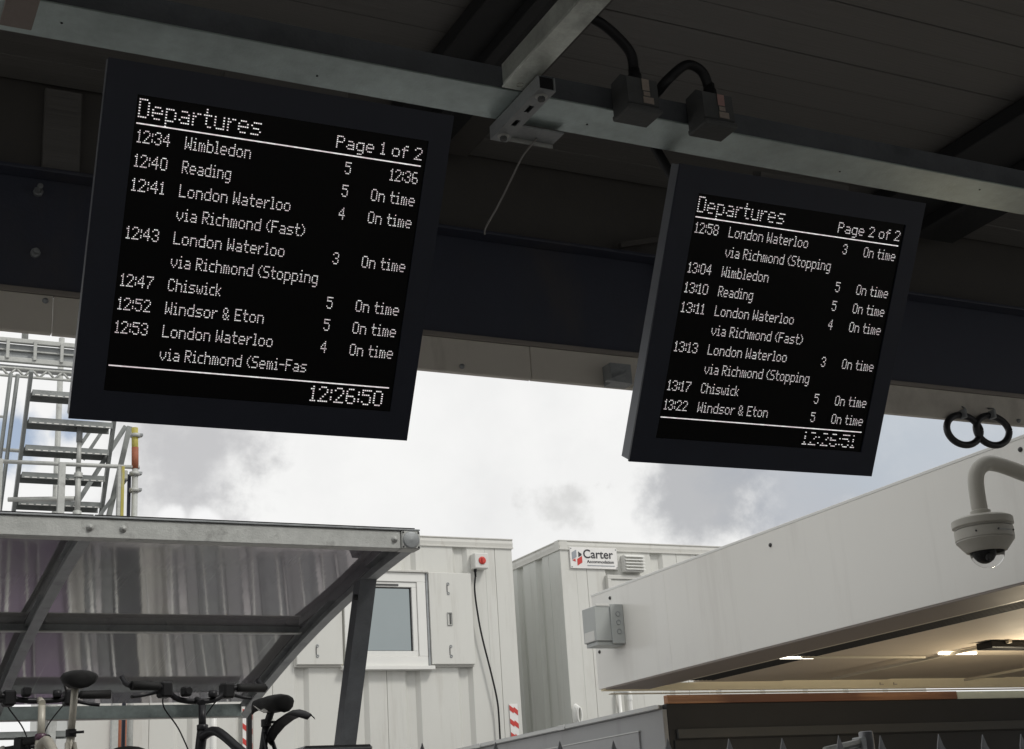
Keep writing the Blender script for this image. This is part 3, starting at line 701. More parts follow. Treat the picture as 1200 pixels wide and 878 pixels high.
for i in range(5):
    a, b_ = xs[i], xs[i+1]
    MB().bbox(a+.004, b_-.004, 4.66, 7.66, 2.700+.004*i, 2.75, .003).build('soffit_panel', M['undersoffit'], rc)
    MB().bbox(a+.004, b_-.004, 7.80, 9.20, 2.722+.006*i, 2.79, .003).build('soffit_panel', M['undersoffit'], rc)
    MB().bbox(a+.004, b_-.004, 7.662, 7.798, 2.752, 2.80, .003).build('soffit_groove', M['slot'], rc)
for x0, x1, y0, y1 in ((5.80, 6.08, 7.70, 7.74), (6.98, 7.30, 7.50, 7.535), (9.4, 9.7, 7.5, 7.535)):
    MB().bbox(x0, x1, y0, y1, 2.688, 2.6995, .002).build('glow_strip', M['glowstrip'], rc)  # glowing strips added in place of bright sky gaps in the soffit
for x, y0, y1 in ((7.055, 6.95, 8.80), (8.52, 8.0, 8.95)):
    MB().bbox(x, x+.028, y0, y1, 2.680, 2.6985, .002).build('surface_conduit', M['trimlight'], rc)
MB().bbox(5.95, 7.0, 7.675, 7.70, 2.684, 2.6985, .002).build('surface_conduit', M['trimlight'], rc)
b = MB(); b.prism([(5.34, 2.672), (13.0, 2.655), (13.0, 2.83), (9.55, 2.80), (7.7, 2.757), (5.9, 2.722), (5.34, 2.690)], (9.245, 9.30), lambda u, v, tt: (u, tt, v))
b.build('end_beam', M['cream'], rc)
MB().bbox(5.40, 13.0, 9.262, 9.30, 2.6465, 2.6535, .001).build('end_trim', M['trimlight'], rc)
b = MB(); b.prism([(0, 0), (.035, 0), (.035, .008), (.008, .008), (.008, .02), (0, .02)], (9.236, 9.244), lambda u, v, tt: (7.90+u, tt, 2.690+v))
b.prism([(0, 0), (.035, 0), (.035, .008), (.008, .008), (.008, .02), (0, .02)], (9.236, 9.244), lambda u, v, tt: (8.04+u, tt, 2.690+v)); b.build('small_cleats', M['undersoffit'], rc)
for yy, zz in ((7.042, 3.282), (9.025, 3.31), (9.24, 2.95), (4.954, 3.315)):
    MB().lathe((FX-.001, yy, zz), [(0, -.010), (.010, -.008), (.014, 0)], 8, (1, 0, 0)).build('fixing_screw', M['gasket'], rc)
# fittings on its underside at the right edge
lp = thing('floodlight', 'small black and cream lamp hanging under the white canopy at the right edge', 'lamp', (7.5, 7.25, 2.68))
MB().bbox(6.93, 7.45, 6.98, 7.12, 2.655, 2.698, .004).build('mounting_plate', M['blackplastic'], lp)
MB().tube([(7.36, 7.05, 2.655), (7.36, 7.05, 2.62)], .03, 10).build('neck', M['blackplastic'], lp)
MB().lathe((7.40, 7.05, 2.62), [(0, 0), (.05, -.005), (.075, -.03), (.08, -.06)], 18).build('upper_housing', M['blackplastic'], lp)
MB().lathe((7.40, 7.05, 2.56), [(.08, 0), (.078, -.03), (.06, -.065), (.03, -.085), (0, -.09)], 18).build('lamp_shade', M['cream'], lp)

# warm point light added below the lamp to brighten soffit and cream beam
ld = bpy.data.lights.new('warm_fill', 'POINT'); ld.energy = 24; ld.color = (1, .86, .62); ld.shadow_soft_size = .07
lo_ = bpy.data.objects.new('warm_fill', ld); C.objects.link(lo_); lo_.location = (0, 0, 0); lo_.parent = lp
lo_.location = wm(lp).inverted() @ Vector((7.40, 7.05, 2.30))
# enclosure box fixed to the fascia end
eb = thing('electrical_enclosure', 'grey electrical enclosure with three knockouts on the white fascia end', 'junction box', (5.2, 8.95, 2.94))
MB().bbox(5.088, 5.318, 8.868, 9.050, 2.975, 3.222, .004).build('enclosure_body', M['boxgrey'], eb)
MB().bbox(5.215, 5.3185, 8.855, 8.867, 2.955, 3.236, .003).build('gland_panel', M['boxgrey'], eb)
MB().bbox(5.10, 5.21, 8.860, 8.867, 3.222, 3.236, .002).build('lid_lip', M['boxlight'], eb)
MB().bbox(5.10, 5.316, 8.88, 9.04, 2.945, 2.974, .003).build('base_tray', M['boxgrey'], eb)
MB().box(5.0855, 5.0878, 8.89, 9.03, 2.98, 3.05).build('side_label', M['boxlight'], eb)
for z in (3.165, 3.105, 3.040):
    MB().lathe((5.272, 8.8545, z), [(.019, 0), (.019, -.003), (.014, -.003), (.014, .001)], 18, (0, 1, 0)).build('knockout', M['galvdull'], eb)
    MB().lathe((5.272, 8.8535, z), [(0, 0), (.014, 0)], 14, (0, 1, 0)).build('knockout_disc', M['boxgrey'], eb)

# ------------------------------------------------------------------ dome camera on a swan neck
dc = thing('dome_camera', 'beige dome security camera on a curved swan neck arm by the fascia', 'security camera', (4.84, 4.8, 2.7))
cx, cy = 4.862, 4.83
K = .72; Zc = 2.752
MB().tube(smooth_path([(cx, cy, 2.925), (cx-.002, cy, 3.00), (cx+.004, cy, 3.10), (cx+.03, cy, 3.155), (cx+.085, cy, 3.188), (cx+.15, cy, 3.190), (cx+.24, cy, 3.172), (cx+.33, cy, 3.150), (cx+.425, cy, 3.14)], 7), .037, 20).build('swan_neck_arm', M['domewhite'], dc)
MB().lathe((cx, cy, 2.925), [(.037, .035), (.046, .030), (.046, .0)], 24, sharp=True).build('arm_collar', M['domewhite'], dc)
MB().bbox(5.285, 5.318, 4.74, 4.92, 3.05, 3.23, .006).build('wall_plate', M['domewhite'], dc)
def DL(name, prof, m='domewhite'): return MB().lathe((cx, cy, Zc), [(r_*K, h_*K) for r_, h_ in prof], 40, sharp=True).build(name, M[m], dc)
DL('top_cover', [(.04, .248), (.16, .240), (.186, .228), (.192, .222), (.192, .182), (.178, .172), (.178, .168)])
DL('housing_ring', [(.172, .167), (.184, .160), (.184, .098), (.181, .094)])
DL('lower_skirt', [(.180, .093), (.182, .086), (.128, .020), (.114, .014), (.106, .022)])
for k_ in range(5):
    a_ = -2.6+.75*k_; MB().lathe((cx+.1335*math.cos(a_), cy+.1335*math.sin(a_), Zc+.128*K), [(0, .006), (.004, .005), (.005, 0)], 8, (math.cos(a_), math.sin(a_), 0)).build('housing_screw', M['gasket'], dc)
MB().lathe((cx, cy, Zc+.012), [(.078*math.cos(a), -.074*math.sin(a)) for a in [k_*math.pi/2/12 for k_ in range(13)]], 36).build('clear_bubble', M['clear'], dc)
b = MB().lathe((cx-.018, cy, Zc+.014), [(.050*math.cos(a), -.052*math.sin(a)) for a in [k_*math.pi/2/8 for k_ in range(9)]], 24)
b.box(cx-.045, cx+.012, cy-.03, cy+.03, Zc+.010, Zc+.04)
b.build('camera_module', M['blackplastic'], dc)
MB().lathe((cx-.028, cy-.035, Zc-.018), [(.018, 0), (.018, .016), (.012, .018), (0, .015)], 16, (-.3, -.8, -.4)).build('lens', M['gasket'], dc)
MB().bbox(cx-.04, cx+.035, cy-.1335, cy-.1322, Zc+.088, Zc+.092, .0002).build('small_marking', M['galvdull'], dc)

# ------------------------------------------------------------------ dark kiosk under the white canopy
kk = thing('kiosk', 'flat roofed kiosk with charcoal front and grey side under the white canopy', 'kiosk', (8.5, 11.5, 1.3))
MB().bbox(5.955, 13, 9.40, 9.46, 1.30, 2.585, .004).build('front_wall', M['kiosk'], kk)
MB().bbox(6.02, 13, 9.372, 9.399, 2.325, 2.395, .003).build('front_trim_band', M['kiosktrim'], kk)
MB().bbox(5.99, 13, 9.385, 9.399, 1.6, 2.315, .003).build('front_opening_shutter', M['rafterdark'], kk)
MB().bbox(5.915, 5.954, 9.402, 14.0, 1.30, 2.545, .003).build('side_wall', M['kioskside'], kk)
MB().bbox(5.898, 5.914, 9.75, 13.6, 1.9, 2.412, .003).build('side_panel', M['kioskside'], kk)
MB().bbox(5.894, 5.914, 9.74, 13.6, 2.4125, 2.422, .001).build('side_panel_flashing', M['kioskedge'], kk)
MB().bbox(5.890, 13.0, 9.465, 14.0, 2.5465, 2.584, .003).build('roof_slab', M['kioskside'], kk)
MB().bbox(5.880, 5.8895, 9.40, 14.0, 2.552, 2.578, .001).build('roof_edge_flashing', M['kioskedge'], kk)
for yy in (10.9, 12.6): MB().bbox(5.868, 5.8795, yy, yy+.10, 2.545, 2.585, .002).build('flashing_joint', M['kioskedge'], kk)
o = MB().bbox(5.965, 8.840, 9.390, 9.450, 2.5855, 2.650, .003).build('timber_board', M['timber']); tag(o, 'long reddish brown timber board lying on the kiosk roof edge', 'timber board')
o = MB().bbox(8.846, 13.0, 9.392, 9.450, 2.5855, 2.648, .003).build('pale_green_board', M['greenboard']); tag(o, 'pale green board end to end with the timber board on the kiosk', 'board')

# ------------------------------------------------------------------ bicycle shelter
sh = thing('bike_shelter', 'galvanised bicycle shelter with curved glossy tinted roof in front of the cabins', 'bicycle shelter', (1.0, 8.6, 1.3))
SX0, SX1 = -4.0, 2.965
curve = [(7.03+3.27*k/16, 0) for k in range(17)]
curve = [(y_, 3.176-.066*(y_-7.03)-.0312*(y_-7.03)**2) for y_, _ in curve]
MB().bbox(SX0, SX1-.11, 6.985, 7.065, 3.164, 3.262, .004).build('front_beam', M['galvlight'], sh)
MB().bbox(SX0, SX1, 6.975, 7.12, 3.2625, 3.272, .002).build('roof_edge_flashing', M['galvdull'], sh)
# end casting at the corner
ec = MB().bbox(SX1-.108, SX1, 6.975, 7.07, 3.163, 3.262, .006).build('corner_casting', M['galvlight'], sh)
MB().lathe((SX1-.054, 6.9745, 3.212), [(.046, 0), (.046, -.004), (.038, -.006), (0, -.010)], 24, (0, 1, 0)).build('round_cap', M['galvdull'], ec)
for dx in (.010, .098):
    for dz in (.010, .088): MB().lathe((SX1-.108+dx, 6.974, 3.165+dz), [(0, -.003), (.005, -.002), (.006, 0)], 6, (0, 1, 0)).build('corner_bolt', M['gasket'], ec)
for x in (2.82, 1.235, 1.395, -.55, -.39):
    MB().lathe((x, 6.984, 3.214), [(.017, 0), (.017, -.004), (.010, -.006), (.010, -.014), (0, -.015)], 12, (0, 1, 0)).build('beam_bolt', M['galvlight'], sh)
def strip(x0, x1, dz0, dz1, name, m, pts=curve):
    b = MB(); n = len(pts); vs = []
    for y_, z_ in pts: vs += [(x0, y_, z_+dz0), (x1, y_, z_+dz0), (x1, y_, z_+dz1), (x0, y_, z_+dz1)]
    fs = [(0, 1, 2, 3), tuple(4*(n-1)+k for k in (3, 2, 1, 0))]
    for i in range(n-1):
        for k in range(4): fs.append((4*i+k, 4*i+(k+1) % 4, 4*i+4+(k+1) % 4, 4*i+4+k))
    return b.add(vs, fs).build(name, m, sh)
for x1 in (SX1, 1.262, -.45, -2.2):
    strip(x1-.062, x1, 0, .006, 'rafter_lower_flange', M['galvdull'])
    strip(x1-.012 if x1 == SX1 else x1-.036, x1-.004 if x1 == SX1 else x1-.028, .0065, .082, 'rafter_web', M['galvdull'])
    strip(x1-.060, x1-.002, .0825, .088, 'rafter_upper_flange', M['galvdull'])
# roof sheets between rafters
edges = [-4.0, -2.2, -.45, 1.262, SX1-.004]
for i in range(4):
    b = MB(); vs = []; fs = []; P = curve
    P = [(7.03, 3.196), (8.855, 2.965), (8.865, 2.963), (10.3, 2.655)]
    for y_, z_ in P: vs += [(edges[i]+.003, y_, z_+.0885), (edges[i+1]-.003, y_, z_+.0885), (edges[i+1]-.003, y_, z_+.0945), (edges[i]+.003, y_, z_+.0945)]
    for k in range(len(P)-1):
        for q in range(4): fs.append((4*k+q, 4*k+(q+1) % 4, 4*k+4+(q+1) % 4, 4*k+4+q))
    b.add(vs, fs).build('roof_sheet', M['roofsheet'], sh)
for (y_, z_, h, nm) in ((8.86, 3.030, .072, 'middle_purlin'), (10.20, 2.650, .096, 'rear_beam')):
    MB().bbox(SX0, SX1-.066, y_, y_+.010, z_-.028, z_+h-.028, .002).build(nm, M['galv' if nm == 'rear_beam' else 'galvdull'], sh)
    MB().bbox(SX0, SX1-.066, y_-.05, y_-.0005, z_-.030, z_-.022, .002).build(nm+'_lip', M['galvlight'], sh)
for x in (2.82, 1.33, 1.14, 2.05):
    MB().lathe((x, 8.859, 3.035), [(.015, 0), (.015, -.008), (0, -.009)], 6, (0, 1, 0), False).build('purlin_bolt', M['galvdull'], sh)
for xx in (SX1-.105, -.55):
    b = MB(); b.add([(xx, 7.62, 3.125), (xx+.098, 7.62, 3.125), (xx+.098, 7.73, 3.118), (xx, 7.73, 3.118),
                     (xx, 8.47, 1.30), (xx+.098, 8.47, 1.30), (xx+.098, 8.58, 1.30), (xx, 8.58, 1.30)],
                    [(0, 1, 2, 3), (4, 7, 6, 5), (0, 4, 5, 1), (1, 5, 6, 2), (2, 6, 7, 3), (3, 7, 4, 0)]); b.build('slanted_post', M['galvdark'], sh)
    MB().bbox(xx-.06, xx+.16, 8.38, 8.68, 1.301, 1.312, .002).build('base_plate', M['galvdull'], sh)
MB().lathe((SX1-.106, 7.68, 3.03), [(.016, 0), (.016, -.02), (0, -.021)], 6, (1, 0, 0), False).build('post_bolt', M['blackplastic'], sh)

# ------------------------------------------------------------------ scaffold stair tower
sf = thing('scaffold_stair_tower', 'galvanised scaffold stair tower with steel treads rising behind the shelter', 'scaffold', (1.9, 12.3, 1.3))
def tub(name, a, b_, r=.024, m='galvlight', par=sf): return MB().tube([a, b_], r, 10).build(name, M[m], par)
XL, XR = 1.565, 2.29
# stringers: y 12.0 z 5.33 -> y 12.65 z 4.60, steep flight
dz = -1.131
def sy(z): return 11.86+(5.468-z)*.66
for x, nm in ((XL, 'stair_stringer'), (XR, 'stair_stringer')):
    zt_ = 5.62
    MB().bar((x, sy(zt_), zt_), (x, sy(1.5), 1.5), .030, .060, (0, 1, .2)).build(nm, M['tread'], sf)
for x in (XL-.10, XL-.155):
    MB().tube([(x, sy(5.55), 5.60), (x-.02, sy(2.6), 2.64)], .017, 8).build('stair_handrail', M['tread'], sf)
z = 5.468
while z > 2.0:
    yy = sy(z)
    b = MB().bbox(XL+.02, XR-.02, yy-.07, yy-.065, z-.046, z+.006, .001).bbox(XL+.02, XR-.02, yy-.064, yy+.09, z-.008, z-.002, .001).bbox(XL+.02, XR-.02, yy+.091, yy+.096, z-.050, z-.002, .001)
    o = b.build('stair_tread', M['tread'], sf)
    n_ = 11
    for k_ in range(n_):
        x = XL+.06+k_*(XR-XL-.12)/(n_-1)
        if z > 3.9: MB().bbox(x-.018, x+.022, yy-.0725, yy-.0705, z-.043, z-.034, .0005).build('tread_slot', M['upvc'], o)  # white strips painted on for sky seen through the slots
    z -= .2005
# upper landing: trusses, toe boards, lattice
for zz, hh, mm in ((5.955, .040, 'galvlight'), (5.780, .045, 'galvlight')):
    MB().bbox(.2, 2.1, 11.96, 12.0, zz-.02, zz-.02+hh, .004).build('landing_rail', M[mm], sf)
MB().bbox(.2, 2.1, 12.01, 12.03, 5.81, 5.935, .003).build('landing_toe_board', M['galvdull'], sf)
MB().bbox(.2, 2.1, 11.985, 12.005, 5.868, 5.882, .002).build('landing_mid_rib', M['galvlight'], sf)
MB().bbox(.2, 2.1, 12.0, 12.12, 5.725, 5.745, .003).build('landing_deck', M['galvdull'], sf)
for x in (1.13, 1.38, 1.60, 1.82, 2.03, .9, .65, .4):
    MB().bbox(x, x+.028, 11.945, 11.959, 5.785, 5.955, .003).build('landing_clip', M['galvlight'], sf)
tub('lattice_chord', (.2, 11.985, 5.712), (2.1, 11.985, 5.712), .012)
tub('lattice_chord', (.2, 11.985, 5.642), (2.1, 11.985, 5.642), .012)
for k_ in range(14):
    x = .35+k_*.125
    tub('lattice_web', (x, 11.985, 5.712), (x+.062, 11.985, 5.644), .010); tub('lattice_web', (x+.062, 11.985, 5.644), (x+.125, 11.985, 5.712), .010)
tub('standard', (1.54, 12.06, 5.97), (1.54, 12.06, 6.6), .028); tub('standard', (1.385, 12.95, 1.3), (1.385, 12.95, 5.4), .022)
tub('standard', (1.95, 12.75, 1.3), (1.95, 12.75, 6.3), .026)
tub('ledger', (.2, 12.9, 5.20), (1.5, 12.9, 5.20), .014); tub('ledger', (.2, 12.9, 5.56), (1.5, 12.9, 5.56), .012)
tub('standard', (2.02, 12.05, 5.12), (2.02, 12.05, 5.30), .026, 'galvdull')
tub('standard', (2.02, 12.05, 4.90), (2.02, 12.05, 5.119), .020, 'galvlight')
s_ = tub('standard', (2.025, 12.05, 4.47), (2.02, 12.05, 4.899), .024)
tub('red_base_sleeve', (2.025, 12.05, 4.30), (2.025, 12.05, 4.469), .024, 'red_rust'); tub('standard', (2.025, 12.05, 1.3), (2.025, 12.05, 4.299), .024)
for zz in (5.27, 4.83, 4.50): MB().lathe((2.022, 12.05, zz-.02), [(.036, 0), (.036, .04), (.024, .045)], 12).build('coupler', M['galvlight'], sf)
tub('ledger', (1.4, 12.02, 4.905), (2.52, 12.0, 4.915), .017)
tub('ledger', (1.50, 12.3, 4.655), (2.0, 12.06, 4.63), .020)
tub('ledger', (1.40, 12.35, 5.10), (1.9, 12.3, 5.08), .016)
for x, w, mm in ((1.872, .055, 'galvlight'), (2.355, .055, 'yellow'), (1.375, .055, 'galvlight')):
    MB().bbox(x-w/2, x+w/2, 11.93, 11.985, 1.30, 4.30, .005).build('guard_post', M['galvlight'], sf); MB().bbox(x-w/2, x+(w/2 if mm != 'yellow' else 0), 11.93, 11.985, 4.301, 4.905, .003).build('guard_post', M['galvlight'], sf)
    if mm == 'yellow': MB().bbox(x+.0005, x+w/2, 11.93, 11.985, 4.301, 4.90, .003).build('yellow_painted_edge', M[mm], sf)
# yellow and red standard on the right with couplers
o = tub('standard', (2.482, 12.0, 4.99), (2.472, 12.0, 5.265), .028, 'yellow'); o['label'] = 'worn yellow upper length'
o = tub('standard', (2.484, 12.0, 4.90), (2.482, 12.0, 4.989), .028, 'red_rust')
MB().tube([(2.479, 12.0, 5.09), (2.483, 12.0, 4.905)], .0295, 10).build('rust_band', M['red_rust'], sf)
tub('standard', (2.49, 12.0, 1.30), (2.484, 12.0, 4.899), .026)
tub('standard', (2.446, 12.05, 1.30), (2.446, 12.05, 4.86), .016, 'darkbeam')
for zz in (5.20, 4.86, 4.715):
    MB().lathe((2.481, 12.0, zz-.02), [(.030, 0), (.046, .002), (.046, .030), (.030, .032)], 12).build('coupler', M['galvlight'], sf)
    MB().bbox(2.505, 2.54, 11.97, 12.02, zz-.012, zz+.012, .003).build('coupler_bolt', M['galvdull'], sf)
# braces
for a, b_, w in (((2.435, 12.2, 5.335), (2.03, 12.2, 4.60), .04), ((2.46, 12.15, 5.32), (2.28, 12.15, 4.40), .045), ((2.43, 12.1, 4.83), (2.17, 12.1, 4.43), .03),
              ((2.15, 12.3, 5.30), (2.00, 12.3, 5.04), .03), ((2.25, 12.3, 5.30), (2.10, 12.3, 5.04), .03), ((1.9, 12.3, 3.0), (2.9, 12.3, 3.6), .035), ((2.9, 12.3, 3.6), (3.2, 12.3, 3.25), .035)):
    MB().bar(a, b_, .02, w, (0, 0, 1)).build('brace', M['tread'], sf)
MB().bbox(2.33, 2.42, 11.98, 12.02, 4.80, 4.88, .006).build('swivel_coupler', M['galvlight'], sf)
tub('ladder_foot', (3.25, 12.3, 1.3), (3.25, 12.3, 3.5), .03, 'upvc'); MB().bbox(3.17, 3.36, 12.22, 12.28, 3.18, 3.30, .01).build('white_clamp', M['upvc'], sf)
o = MB().tube([(3.02, 14.9, 2.36), (3.02, 14.9, 3.22)], .05, 10).build('red_post', M['red_rust']); tag(o, 'short rust red post standing by the cabin wall behind the bikes', 'post')
o = MB().bbox(3.52, 3.56, 12.2, 12.25, 1.3, 3.4, .004).build('black_post', M['blackplastic']); tag(o, 'thin black upright post under the rear of the bike shelter', 'post')

# ------------------------------------------------------------------ palisade fence
pf = thing('palisade_fence', 'low run of pointed steel palisade fence tips along the bottom', 'fence', (2.5, 2.8, .12))
def pale_mesh():
    b = MB(); xs_ = [-.034, -.022, -.010, 0, .010, .022, .034]; ys_ = [0, -.010, .002, .006, .002, -.010, 0]
    tops = [1.735, 1.765, 1.795, 1.822, 1.795, 1.765, 1.735]
    vs = []; th = .003
    for x, y_, tp in zip(xs_, ys_, tops):
        for dy in (0, th):
            vs += [(x, y_+dy, .20), (x, y_+dy, 1.70), (x*.96, y_+dy-.002, min(tp, 1.735)), (x*.9, y_+dy-.012*(tp-1.735)/.087-.002, tp)]
    fs = []
    for i in range(6):
        a = i*8; c_ = a+8
        for k in range(3):
            fs.append((a+k, c_+k, c_+k+1, a+k+1)); fs.append((a+4+k, a+5+k, c_+5+k, c_+4+k))
        fs.append((a+3, c_+3, c_+7, a+7)); fs.append((a, a+4, c_+4, c_))
    for a in (0, 48):
        for k in range(3): fs.append((a+k, a+k+1, a+5+k, a+4+k))
    return b.add(vs, fs)
first = pale_mesh().build('pale', M['palegalv'], pf, local=True); first.location = (1.172-2.5, 0, -.12)
for k_ in range(1, 20):
    o = first.copy(); C.objects.link(o); o.location = (1.172-2.5+.1515*k_+random.uniform(-.002, .002), 0, -.12-.0016*k_+random.uniform(-.002, .002)); o.rotation_euler = (0, random.uniform(-.012, .012), random.uniform(-.08, .08))
for z in (.45, 1.45): MB().bbox(.98, 4.2, 2.815, 2.86, z, z+.045, .003).build('fence_rail', M['palegalv'], pf)
MB().bbox(.925, 1.050, 2.79, 2.88, .12, 1.808, .006).build('fence_post', M['palegalv'], pf)
MB().bbox(.915, 1.060, 2.78, 2.89, 1.8085, 1.822, .005).build('post_cap', M['palegalv'], pf)
MB().bbox(4.1, 4.2, 2.865, 2.95, .12, 1.80, .006).build('fence_post', M['palegalv'], pf)
hp = thing('handrail_post', 'dull steel tube post with a clamped side rail behind the fence tips', 'post', (3.55, 4.2, .12))
MB().lathe((3.535, 4.25, .12), [(.026, 0), (.026, 1.812), (.022, 1.815), (.021, 1.79), (0, 1.79)], 16).build('tube_post', M['palegalv'], hp)
MB().tube([(3.50, 4.24, 1.90), (3.30, 4.20, 1.872)], .010, 8).build('side_rail', M['galvlight'], hp)
MB().tube([(3.50, 4.24, 1.885), (3.30, 4.20, 1.850)], .008, 8).build('side_rail', M['galvdull'], hp)
MB().bbox(3.49, 3.512, 4.22, 4.28, 1.86, 1.915, .004).build('clamp', M['galvdull'], hp)

# ------------------------------------------------------------------ bicycles (local: +y is forward, z up from the ground)
def bicycle(loc, az, label, frame_m, post_m, bar_w=.62, bar_z=1.06, seat_z=1.06, mudguard=False, sc=1.0, swid=1.0, rise=.02, barend=False, bag=False, lights=True):
    t = thing('bicycle', label, 'bicycle', loc, -az, 'bicycles parked under the shelter')
    B = lambda mb, n, m, p=t: mb.build(n, M[m], p, local=True)
    ra, fa, wr = (0, -.45, .33*sc), (0, .60, .33*sc), .33*sc
    for nm, c_ in (('rear_wheel', ra), ('front_wheel', fa)):
        w_ = B(MB().tube([(0, c_[1]+wr*math.cos(a), c_[2]+wr*math.sin(a)) for a in [2*math.pi*k/40 for k in range(41)]], .022, 8, caps=False), nm, 'rubber')
        B(MB().tube([(0, c_[1]+(wr-.03)*math.cos(a), c_[2]+(wr-.03)*math.sin(a)) for a in [2*math.pi*k/40 for k in range(41)]], .010, 6, caps=False), 'rim', 'alloy', w_)
        sp = MB()
        for k in range(20):
            a = 2*math.pi*k/20; sp.tube([((-1)**k*.02, c_[1], c_[2]), (0, c_[1]+(wr-.035)*math.cos(a), c_[2]+(wr-.035)*math.sin(a))], .0012, 4)
        sp.tube([(-.05, c_[1], c_[2]), (.05, c_[1], c_[2])], .02, 10); B(sp, 'spokes', 'alloy', w_)
    lo = bar_z < 1; bb = Vector((0, -.02, .28)); st_ = Vector((0, -.20, .60 if lo else .865)); ht = Vector((0, .39, .66 if lo else .885)); hb = Vector((0, .43, .56 if lo else .74))
    fr_ = MB(); fr_.tube([bb, st_], .017, 10); fr_.tube(smooth_path([bb.lerp(st_, .72), bb.lerp(st_, .74).lerp(ht, .33)+Vector((0, 0, .012)), bb.lerp(st_, .80).lerp(ht, .75)+Vector((0, 0, .035)), ht-Vector((0, 0, .01))], 5), .021, 10); fr_.tube([bb, hb], .022, 10); fr_.tube([hb-Vector((0, -.01, .03)), ht+Vector((0, 0, .02))], .024, 12)
    for sx in (-1, 1):
        fr_.tube([(sx*.015, st_.y, st_.z-.03), (sx*.055, ra[1], ra[2])], .009, 8); fr_.tube([(sx*.02, bb.y, bb.z), (sx*.055, ra[1], ra[2])], .010, 8)
    B(fr_, 'frame', frame_m)
    fk = MB()
    for sx in (-1, 1): fk.tube([(sx*.05, .45, .70), (sx*.055, .50, .55), (sx*.055, fa[1], fa[2])], [.016, .016, .011], 8)
    fk.tube([(-.06, .45, .70), (.06, .45, .70)], .02, 8); B(fk, 'fork', frame_m)
    B(MB().tube([bb-Vector((.06, 0, 0)), bb+Vector((.06, 0, 0))], .02, 10).bar((.065, bb.y, bb.z), (.065, bb.y+.12, bb.z-.12), .012, .025).bar((-.065, bb.y, bb.z), (-.065, bb.y-.12, bb.z+.12), .012, .025), 'cranks', 'alloy')
    B(MB().bbox(.075, .155, bb.y+.08, bb.y+.17, bb.z-.135, bb.z-.11, .006).bbox(-.155, -.075, bb.y-.17, bb.y-.08, bb.z+.11, bb.z+.135, .006), 'pedals', 'blackplastic')
    sp_top = Vector((0, -.245, seat_z-.055))
    B(MB().tube([st_, sp_top], .0150, 12), 'seatpost', post_m)
    B(MB().lathe(st_, [(.022, -.005), (.022, .025)], 12).tube([(-.01, st_.y-.02, st_.z+.01), (.045, st_.y-.035, st_.z+.012)], .006, 6), 'seat_clamp', 'blackplastic')
    # saddle: nose forward, wide rear
    prof = [(-.135, .030, -.010), (-.128, .066, -.004), (-.10, .084, .002), (-.04, .074, .004), (.03, .042, .004), (.09, .024, .004), (.13, .018, .0), (.145, .008, -.008)]
    vs = []; n_ = 12
    for y_, hw, dzz in prof:
        for k in range(n_):
            a = 2*math.pi*k/n_; ca, sa = math.cos(a), math.sin(a)
            vs.append((hw*swid*ca, sp_top.y+.02+y_, seat_z+dzz-.022+(.026 if sa > 0 else .048 if hw > .05 else .024)*sa))
    fs = []
    for i in range(len(prof)-1):
        for k in range(n_): fs.append((i*n_+k, i*n_+(k+1) % n_, (i+1)*n_+(k+1) % n_, (i+1)*n_+k))
    fs += [tuple(range(n_)), tuple((len(prof)-1)*n_+k for k in range(n_))]
    sd_ = B(MB().add(vs, fs, True), 'saddle', 'rubber')
    rl = MB()
    for sx in (-1, 1): rl.tube(smooth_path([(sx*.028, sp_top.y-.08, seat_z-.02), (sx*.022, sp_top.y-.04, seat_z-.052), (sx*.022, sp_top.y+.04, seat_z-.052), (sx*.012, sp_top.y+.13, seat_z-.018)], 4), .0035, 6)
    rl.box(-.03, .03, sp_top.y-.02, sp_top.y+.02, seat_z-.062, seat_z-.045); B(rl, 'saddle_rails', 'alloy', sd_)
    # stem and handlebar
    by = .40
    B(MB().tube([ht+Vector((0, 0, .015)), (0, .395, bar_z-.03)], [.017, .0165], 12).tube([(0, .392, bar_z-.02), (0, by+.05, bar_z)], .016, 10), 'stem', post_m)
    B(MB().lathe(ht+Vector((0, 0, .0)), [(.024, .018), (.026, .02), (.026, .042), (.02, .045)], 14), 'headset', 'bikepurple' if frame_m == 'palealloy' else frame_m)
    by += .05; h2 = bar_w/2; sw = 1.0
    B(MB().tube(smooth_path([(-h2, by-.035, bar_z+rise), (-h2*.55, by-.012, bar_z+rise), (-h2*.25, by, bar_z), (h2*.25, by, bar_z), (h2*.55, by-.012, bar_z+rise), (h2, by-.035, bar_z+rise)], 5), .0130, 10), 'handlebar', 'bikeblack')
    for sx in (-1, 1):
        B(MB().tube([(sx*(h2-.135), by-.022, bar_z+rise), (sx*(h2-.12), by-.024, bar_z+rise), (sx*(h2+.002), by-.036, bar_z+rise)], [.0185, .0190, .0205], 12), 'grip', 'rubber')
        B(MB().tube(smooth_path([(sx*(h2-.165), by, bar_z+rise-.005), (sx*(h2-.14), by+.035, bar_z+rise-.02), (sx*(h2-.08), by+.045, bar_z+rise-.033), (sx*(h2-.03), by+.035, bar_z+rise-.040)], 4), [.012]*4+[.0085]*9, 8), 'brake_lever', 'bikeblack')
        B(MB().bbox(sx*(h2-.175)-.028, sx*(h2-.175)+.028, by-.028, by+.04, bar_z+rise-.046, bar_z+rise+.024, .009), 'shifter', 'blackplastic')
        B(MB().tube(smooth_path([(sx*(h2-.18), by+.02, bar_z+rise-.015), (sx*.12, by+.09, bar_z-.02), (sx*.05, by+.08, bar_z-.12), (sx*.015, by+.02, bar_z-.25)], 6), .0034, 6), 'brake_cable', 'blackplastic')
